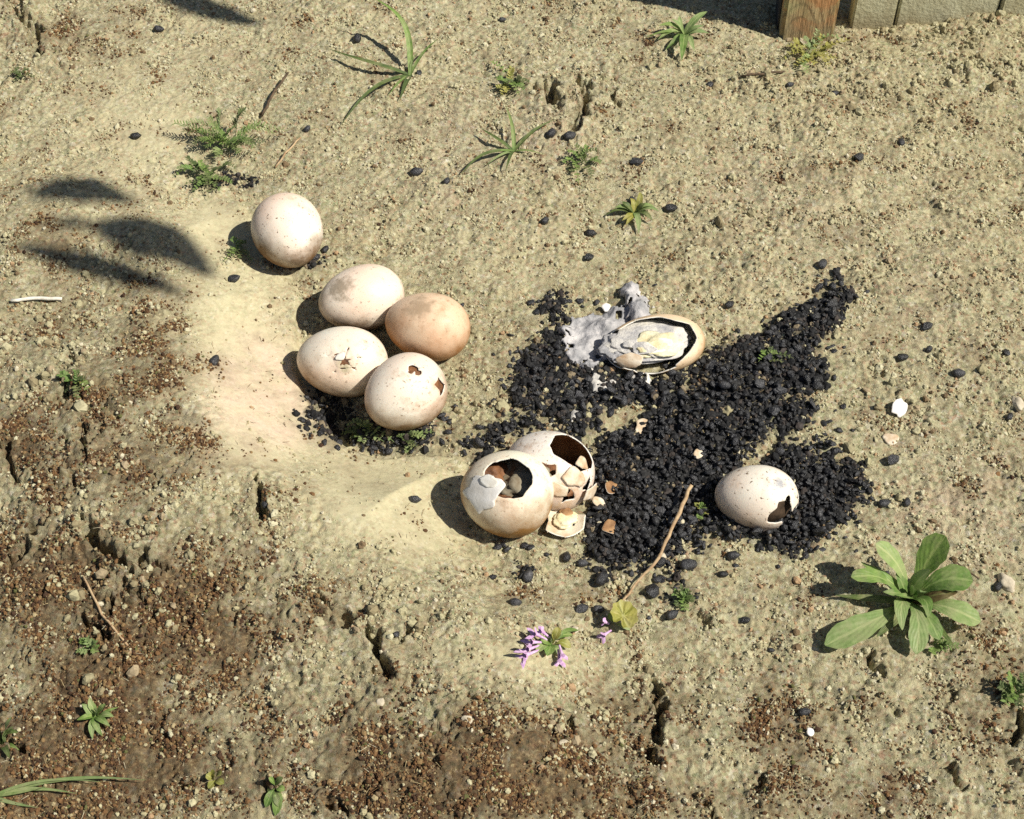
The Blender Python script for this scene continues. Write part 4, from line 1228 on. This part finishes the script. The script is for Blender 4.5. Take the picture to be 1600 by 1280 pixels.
fern(355, 228, [(268, 192, .02), (290, 190, .03), (282, 206, .015), (310, 205, .025), (325, 182, .035), (345, 170, .04), (384, 172, .035), (388, 215, .03), (430, 208, .02), (450, 205, .01), (415, 222, .02), (375, 240, .015),
                (400, 232, .02), (340, 245, .012), (300, 225, .015), (320, 232, .012), (405, 190, .03), (365, 200, .03), (330, 215, .02), (312, 218, .02)],
     'feathery green weed clump sprawling at the upper left above the lone egg', .0085, ('leaf', 'leaf_pale', 'leaf_dark', 'leaf'), wid=.22, nl=12, spread=18)
fern(322, 272, [(275, 262, .01), (285, 288, .006), (300, 300, .004), (335, 300, .006), (350, 280, .01), (290, 245, .012), (312, 250, .016), (345, 262, .012), (365, 285, .004), (325, 310, .004), (272, 275, .004), (300, 270, .012), (318, 290, .008), (370, 262, .008), (350, 300, .004)],
     'low dark green mossy weed just below the feathery clump', .0055, ('leaf', 'leaf_dark'), wid=.6, nl=7, spread=22)
fern(798, 135, [(775, 120, .012), (782, 150, .006), (812, 118, .014), (822, 140, .008), (800, 105, .014), (790, 128, .014), (812, 150, .006), (775, 138, .006), (830, 128, .008), (765, 95, .004)],
     'small mossy green weed beside the dark pit at the top middle', .006, ('leaf', 'leaf_yellow', 'leaf_dark'), wid=.6, nl=6, spread=10)
fern(908, 255, [(885, 235, .012), (898, 225, .014), (918, 228, .014), (935, 235, .01), (940, 255, .006), (890, 270, .005), (905, 290, .004), (925, 280, .005), (880, 255, .006), (912, 245, .016)],
     'bushy little weed right of the low grass tuft at the top middle', .0055, ('leaf', 'leaf_dark'), wid=.55, nl=6, spread=9)
weed('small_weed', 992, 335, [(960, 325, .010), (972, 315, .014), (1000, 300, .016), (1022, 322, .012), (1020, 345, .006), (978, 352, .005), (998, 365, .004), (945, 337, .004, 7), (985, 310, .014), (1030, 330, .01), (1008, 318, .014), (972, 345, .008)],
     'small weed with spread narrow leaves above the spilled egg', mats=('leaf_pale', 'leaf_dark', 'leaf_yellow'), wpx=10)
fern(118, 600, [(92, 585, .012), (100, 612, .006), (118, 578, .014), (135, 590, .012), (138, 612, .006), (120, 625, .004), (108, 595, .012)],
     'small bright green sprig on crusted soil at the left edge middle', .006, ('leaf', 'leaf_dark'), wid=.6, nl=5, spread=8)
weed('small_weed', 150, 1122, [(128, 1100, .010), (120, 1125, .008), (140, 1090, .014), (165, 1100, .012), (178, 1120, .008), (160, 1150, .004), (145, 1155, .004), (172, 1135, .006), (150, 1105, .015), (185, 1105, .006, 6)],
     'pale green weed on brown soil at the lower left', mats=('leaf_pale', 'leaf'), wpx=11)
fern(140, 1012, [(125, 1002, .008), (135, 995, .01), (150, 1005, .008), (118, 1018, .004), (150, 1020, .004)],
     'tiny green sprig on brown soil above the pale green weed', .005, ('leaf', 'leaf_pale'), wid=.5, nl=4, spread=6)
weed('small_weed', 8, 1165, [(18, 1120, .03, 12), (28, 1145, .015, 12), (5, 1130, .025, 11), (-15, 1150, .02, 12), (30, 1172, .008, 10), (15, 1185, .008, 11), (22, 1135, .02, 8)],
     'upright green weed cut by the left edge at the bottom left', mats=('leaf_pale', 'leaf', 'leaf_dark'), shape='lance')
weed('small_weed', 335, 1222, [(322, 1210, .008, 14), (345, 1212, .008, 14), (350, 1225, .005, 12), (325, 1232, .004, 12), (336, 1205, .01, 12)],
     'yellow-green seedling at the bottom left beside a dark crack', mats=('leaf_yellow',), shape='oval')
weed('small_weed', 432, 1232, [(420, 1215, .01), (442, 1215, .01, 12), (445, 1235, .006, 12), (425, 1250, .004, 12), (415, 1262, .003, 14), (438, 1262, .003, 12), (430, 1275, .002, 16), (418, 1240, .006, 10)],
     'green weed at the bottom edge right of the yellow-green seedling', mats=('leaf', 'leaf_dark'), shape='oval')
fern(1588, 1085, [(1560, 1070, .012), (1575, 1055, .018), (1598, 1050, .02), (1570, 1100, .006), (1590, 1110, .005), (1612, 1075, .012), (1565, 1085, .008), (1580, 1070, .016)],
     'olive weed cut by the right edge below the rosette plant', .007, ('leaf_dark', 'leaf'), wid=.5, nl=6, spread=10)
fern(1068, 938, [(1052, 925, .010), (1062, 918, .014), (1078, 922, .012), (1085, 938, .006), (1070, 955, .004), (1058, 950, .004), (1066, 930, .012)],
     'small green sprig between loose pellets below the heap', .006, ('leaf', 'leaf_dark'), wid=.5, nl=4, spread=6)
fern(1460, 1010, [(1470, 995, .010), (1485, 1003, .008), (1455, 1020, .004), (1480, 1018, .004), (1500, 1012, .004)],
     'tiny feathery sprig under the lower right of the rosette plant', .006, ('leaf',), wid=.4, nl=5, spread=6)
fern(378, 388, [(360, 372, .008), (355, 395, .005), (348, 410, .003), (375, 405, .004), (395, 410, .004), (385, 378, .008), (372, 380, .01), (362, 405, .004)],
     'dark green sprig in the shadow left of the lone egg', .005, ('leaf', 'leaf_dark'), wid=.5, nl=5, spread=9)
fern(562, 672, [(540, 665, .006), (545, 685, .004), (565, 690, .004), (585, 682, .005), (575, 662, .008), (558, 660, .008), (600, 690, .003), (530, 680, .003), (620, 695, .003)],
     'pale mossy sprig in the hollow below the cracked egg', .006, ('leaf_pale', 'leaf_dark'), wid=.6, nl=5, spread=14)
fern(640, 690, [(620, 680, .006), (632, 705, .003), (655, 700, .004), (665, 685, .006), (645, 678, .008), (680, 675, .005)],
     'dark mossy sprig under the lowest egg of the cluster', .005, ('leaf_dark', 'leaf_pale'), wid=.6, nl=5, spread=12)
fern(1200, 560, [(1188, 548, .008), (1200, 542, .01), (1215, 550, .008), (1225, 565, .006), (1185, 565, .006), (1240, 560, .006)],
     'dark green sprig poking through the upper arm of the heap', .005, ('leaf', 'leaf_dark'), wid=.5, nl=4, spread=8)
fern(1095, 800, [(1085, 790, .008), (1100, 788, .009), (1108, 802, .006), (1090, 812, .004)],
     'yellow-green sprig in the heap left of the sunken egg', .005, ('leaf_yellow', 'leaf'), wid=.6, nl=4, spread=5)
fern(1262, 88, [(1225, 70, .010), (1240, 62, .015), (1255, 58, .018), (1285, 55, .02), (1300, 68, .014), (1315, 60, .014), (1220, 95, .004), (1240, 105, .003), (1265, 115, .003), (1295, 105, .003), (1310, 90, .006), (1278, 45, .022),
                (1232, 85, .008), (1290, 85, .01), (1250, 95, .006), (1275, 100, .005), (1330, 62, .008)],
     'yellow weed growing against the foot of the timber post', .007, ('leaf_yellow', 'leaf_yellow', 'leaf_pale'), wid=.5, nl=7, spread=16)
fern(35, 120, [(15, 115, .006), (25, 105, .008), (45, 110, .008), (55, 122, .005), (20, 130, .003)],
     'dull green sprig on soil at the upper left edge', .005, ('leaf_dark',), wid=.5, nl=4, spread=6)
# long grass blades lying at the bottom left
gp, gp0 = plant('grass_tuft', -15, 1245, 'long grass blades lying across brown soil in the bottom left corner', 'grass tuft')
kk = 1 / pxm(gp0.y)
for tx, ty, h, ww, sd, ar in [(228, 1219, .008, 8, .05, .03), (120, 1240, .010, 8, .05, .05), (75, 1228, .012, 6, -.05, .05), (160, 1222, .008, 6, .06, .05), (60, 1262, .006, 7, -.04, .04)]:
    leaf(gp, gp0, px_pt(tx, ty, h), ww * kk, 'grass', ar, 'leaf_pale', 'blade', n=14, nx=2, side=sd, fold=.3, wav=0)

# flowering weed
fw, f0, fk = weed('flowering_weed', 862, 1008, [(845, 1000, .010, 16), (880, 990, .014, 17), (892, 1012, .008, 15), (855, 1025, .006, 17), (838, 1020, .006, 14), (872, 980, .018, 14), (895, 992, .010, 12), (880, 1025, .004, 14), (862, 992, .018, 12), (905, 985, .006, 9)],
     'small flowering weed with pink-violet blossoms below the heap', mats=('leaf', 'leaf_pale', 'leaf_yellow'), shape='oval')
def flower(parent, p, tip):
    """tubular blossom: short tube, hooded upper lip, two-lobed lower lip"""
    d = (tip - p); L = d.length; d.normalize()
    s = d.cross(Vector((0, 0, 1))).normalized(); u = s.cross(d).normalized()
    V, Fc = [], []
    for i, (t, r) in enumerate([(0, .0008), (.3, .0010), (.55, .0014), (.7, .0021)]):
        for k in range(8):
            a_ = k / 8 * 6.283; V.append(p + d * L * t + (s * math.cos(a_) + u * math.sin(a_)) * r - parent.location)
        if i:
            for k in range(8):
                q = (i - 1) * 8; Fc.append([q + k, q + (k + 1) % 8, q + 8 + (k + 1) % 8, q + 8 + k])
    def lobe(c0, dd, side, ln, wd):
        q = len(V)
        for i in range(5):
            t = i / 4; ww = wd * math.sin(math.pi * (.15 + .8 * t))
            c = c0 + dd * ln * t
            V.extend([c - side * ww - parent.location, c + u * ww * .25 - parent.location, c + side * ww - parent.location])
        for i in range(4):
            for k in range(2): Fc.append([q + i * 3 + k, q + i * 3 + k + 1, q + i * 3 + k + 4, q + i * 3 + k + 3])
    c0 = p + d * L * .66
    lobe(c0 + u * .0016, (d * .8 + u * .7).normalized(), s, L * .5, .0022)
    lobe(c0 - u * .0014 + s * .0008, (d * .7 - u * .5 + s * .5).normalized(), s, L * .5, .0022)
    lobe(c0 - u * .0014 - s * .0008, (d * .7 - u * .5 - s * .5).normalized(), s, L * .5, .0022)
    me = from_arrays('blossom', V, Fc); me.materials.append(M['petal'])
    return link('blossom', me, None, parent)
for (ax, ay, ah, tx, ty, th) in [(855, 1000, .010, 828, 986, .014), (850, 1004, .008, 822, 1003, .010), (852, 1012, .006, 806, 1030, .006), (845, 1008, .006, 815, 1018, .008), (872, 1015, .008, 875, 1040, .006), (858, 996, .012, 842, 982, .016), (874, 1008, .012, 880, 1030, .010)]:
    flower(fw, px_pt(ax, ay, ah), px_pt(tx, ty, th))
ls, l0 = plant('round_leaved_weed', 958, 975, 'weed with one round yellow-green leaf and a pink blossom beside the dry stalk', 'weed')
lk = 1 / pxm(l0.y)
# broad lobed round leaf
V = [Vector((0, 0, 0))]; Fc = []; UV = [(.5, .5)]
nr, ns = 5, 40
for j in range(1, nr + 1):
    for i in range(ns):
        a_ = i / ns * 6.283
        r_ = (21 * lk) * (j / nr) * (1 + .06 * math.cos(a_ * 9) * (j / nr) - .45 * math.exp(-((((a_ - 3.9 + 3.14) % 6.283) - 3.14) / .22) ** 2) * (j / nr))
        V.append(Vector((r_ * math.cos(a_), r_ * math.sin(a_) * 1.1, .0035 * (j / nr) ** 2 + .0008 * math.sin(a_ * 9))))
        UV.append((.5 + .5 * math.cos(a_) * j / nr, .5 + .5 * math.sin(a_) * j / nr))
for i in range(ns): Fc.append([0, 1 + i, 1 + (i + 1) % ns])
for j in range(1, nr):
    for i in range(ns):
        q = 1 + (j - 1) * ns; Fc.append([q + i, q + ns + i, q + ns + (i + 1) % ns, q + (i + 1) % ns])
me = from_arrays('leaf', V, Fc); me.materials.append(M['leaf_yellow'])
uvl = me.uv_layers.new(name='UVMap')
for l in me.loops: uvl.data[l.index].uv = UV[l.vertex_index]
o = link('leaf', me, None, ls)
o.location = px_pt(974, 962, .014) - ls.location; o.rotation_euler = (R(14), R(6), R(20))
leaf(ls, l0, px_pt(966, 968, .012), .0012, 'grass', .1, 'leaf_pale', 'stem', n=6, nx=2)
leaf(ls, l0, px_pt(952, 958, .008), 12 * lk, 'oval', .2, 'leaf', n=8)
leaf(ls, l0, px_pt(985, 985, .004), 9 * lk, 'oval', .2, 'leaf_pale', n=8)
flower(ls, px_pt(955, 985, .006), px_pt(938, 996, .006))
flower(ls, px_pt(952, 975, .008), px_pt(942, 970, .009))

# ------------------------------------------------------------------ sticks and stones
def tube(name, pts, radii, material, seg=8, wob=.0):
    V, Fc = [], []
    o0 = pts[0]
    n_ = len(pts)
    for i, (p, r) in enumerate(zip(pts, radii)):
        t = (pts[min(i + 1, n_ - 1)] - pts[max(i - 1, 0)]).normalized()
        s = t.cross(Vector((0, 0, 1))).normalized(); u = s.cross(t)
        for k in range(seg):
            a_ = k / seg * 6.283
            V.append(p - o0 + (s * math.cos(a_) + u * math.sin(a_)) * r * (1 + random.uniform(-.1, .1)))
        if i:
            for k in range(seg):
                q = (i - 1) * seg; Fc.append([q + k, q + (k + 1) % seg, q + seg + (k + 1) % seg, q + seg + k])
    Fc.append(list(range(seg))[::-1]); Fc.append([(n_ - 1) * seg + k for k in range(seg)])
    me = from_arrays(name, V, Fc); me.materials.append(material)
    o = link(name, me); o.location = o0
    return o
def px_tube(name, pl, material, label, cat, nsub=4):
    pts, rad = [], []
    for (a_, b_) in zip(pl[:-1], pl[1:]):
        for k in range(nsub):
            t = k / nsub
            v = [a_[i] * (1 - t) + b_[i] * t for i in range(4)]
            p = px_pt(v[0] + random.uniform(-1.2, 1.2), v[1] + random.uniform(-1.2, 1.2), v[2]); pts.append(p); rad.append(v[3] / pxm(p.y))
    v = pl[-1]; pts.append(px_pt(v[0], v[1], v[2])); rad.append(v[3] / pxm(pts[-1].y))
    return tag(tube(name, pts, rad, material), label, cat)
st = px_tube('dry_stalk', [(1080, 758, .022, 3.0), (1062, 800, .020, 3.2), (1045, 838, .016, 2.8), (1030, 872, .012, 2.6), (1000, 905, .008, 2.2), (966, 948, .003, 1.8)], M['stalk'],
        'dry straw-brown stalk slanting across the lower edge of the heap', 'stalk')
px_tube('twig', [(18, 469, .004, 2.6), (55, 467, .004, 3.0), (97, 467, .004, 2.6)], M['bleached'], 'short bleached white stick at the left edge', 'stick')
px_tube('twig', [(408, 182, .004, 2.0), (425, 150, .010, 2.2), (450, 114, .014, 1.8)], M['dark_twig'], 'thin dark twig standing right of the feathery weed clump', 'twig')
px_tube('twig', [(1160, 118, .003, 1.6), (1190, 115, .004, 2.0), (1225, 112, .003, 1.6)], M['dark_twig'], 'thin dark twig on sand left of the yellow weed at the post', 'twig')
px_tube('twig', [(1530, 905, .004, 1.5), (1495, 880, .004, 1.5), (1462, 905, .003, 1.2)], M['dark_twig'], 'thin dark twig behind the right leaves of the rosette plant', 'twig')
px_tube('twig', [(200, 1010, .002, 1.6), (160, 960, .004, 2.0), (130, 900, .004, 1.6)], M['stalk'], 'straw twig lying over the cracks at the lower left', 'twig')
px_tube('twig', [(430, 262, .003, 1.6), (446, 240, .010, 1.8), (470, 215, .006, 1.4)], M['stalk'], 'straw twig bent beside the low mossy weed', 'twig')
def rock(px, py, r, sc, label, seed, material='stone', cat='stone'):
    p = g_at(px, py)
    V, Fc = ico_dirs(3)
    P = [Vector((d.x * sc[0], d.y * sc[1], d.z * sc[2])) * r * (1 + .16 * ang_noise(d, seed, 3)) for d in V]
    me = from_arrays('stone', P, Fc); me.materials.append(M[material])
    o = link('stone', me); o.location = p + Vector((0, 0, r * sc[2] * .35)); o.rotation_euler = (0, 0, seed)
    return tag(o, label, cat)
rock(1034, 874, .0055, (1, .8, .9), 'small white pebble against the dry stalk at the lower edge of the heap', 1)
rock(1572, 912, .007, (1.3, .8, .7), 'pale stone right of the rosette plant near the right edge', 2)
rock(730, 1126, .004, (1.1, .9, .6), 'cream pebble on brown soil at the bottom middle', 3)
rock(595, 1098, .0035, (1.1, .9, .6), 'pale pebble below the long crack at the bottom middle', 4)
rock(880, 1163, .004, (1.1, .9, .6), 'pale pebble at the rim of a small pit at the bottom middle', 6)
rock(1590, 632, .0065, (1.3, .8, .7), 'pale stone cut by the right edge, level with the white shell piece', 5)
rock(898, 985, .0035, (1, .9, .8), 'tiny white pebble right behind the flowering weed', 8)
rock(70, 1200, .003, (1, .9, .8), 'tiny pale pebble in brown soil at the bottom left', 9)

# ------------------------------------------------------------------ leafy shrub leaning over from the left, above the view; only its shadow falls into the picture
def over(px, py, dist):                          # point up the sun's ray from a ground spot
    p = g_at(min(max(px, -60), 1660), min(max(py, -40), 1300))
    p = at_z(px, py, p.z)
    return Vector(p) + SUN * dist
sh = empty('leaning_shrub', (-1.25, .55, -.01), 'tall shrub left of the view whose long leaves cast blurred shadows at the upper left', 'shrub')
def shrub_leaf(pl, dist, wpx, mt='leaf_dark'):
    pts = [over(x_, y_, dist) - sh.location for x_, y_ in pl]
    pp = []
    for i in range(12):
        t = i / 11 * (len(pts) - 1); k = min(int(t), len(pts) - 2); pp.append(pts[k].lerp(pts[k + 1], t - k))
    me = strip_mesh('leaf', pp, [wpx / 1500 * max(.06, math.sin(math.pi * (i + .4) / 12)) for i in range(12)], up=SUN, fold=.08)
    me.materials.append(M[mt]); link('leaf', me, None, sh)
    return pp[0] + sh.location
att = [shrub_leaf([(40, 306), (100, 296), (160, 300), (210, 318)], 2.5, 74), shrub_leaf([(140, 350), (210, 360), (270, 382), (335, 432)], 2.2, 92),
       shrub_leaf([(15, 380), (105, 405), (195, 430), (290, 462)], 1.9, 46), shrub_leaf([(60, 352), (100, 348), (130, 350), (150, 356)], 2.4, 24),
       shrub_leaf([(230, -20), (290, 2), (345, 20), (410, 38)], 1.6, 56),        shrub_leaf([(-200, 250), (-120, 260), (-60, 300), (-50, 330)], 1.2, 50), shrub_leaf([(-260, 350), (-180, 330), (-100, 350), (-50, 360)], 1.1, 50)]
hub = Vector((-.50, .33, 1.35))
def wtube(pts, radii):
    o = tube('branch', [p for p in pts], radii, M['dark_twig'], 8)
    o.location = pts[0] - sh.location; o.parent = sh
    return o
root_w = sh.location.copy()
wtube([root_w, root_w + Vector((.05, -.05, .4)), root_w + Vector((.25, -.12, .8)), hub], [.014, .011, .008, .004])
for a_ in att:
    mid = hub.lerp(a_, .5) + Vector((0, 0, .05))
    wtube([hub, hub.lerp(mid, .5) + Vector((0, 0, .02)), mid, a_], [.0016, .0012, .0009, .0007])
for k in range(26):
    t = random.uniform(.25, 1)
    b0 = root_w.lerp(hub, t) + Vector((0, 0, .1 * math.sin(3.1 * t)))
    d = Vector((random.uniform(-1, -.1), random.uniform(-.4, 1), random.uniform(-.2, .7))).normalized()
    pp = [b0 + d * .16 * i / 7 - Vector((0, 0, .05 * (i / 7) ** 2)) - sh.location for i in range(8)]
    me = strip_mesh('leaf', pp, [.026 * max(.06, math.sin(math.pi * (i + .3) / 8)) for i in range(8)])
    me.materials.append(M['leaf_dark']); link('leaf', me, None, sh)
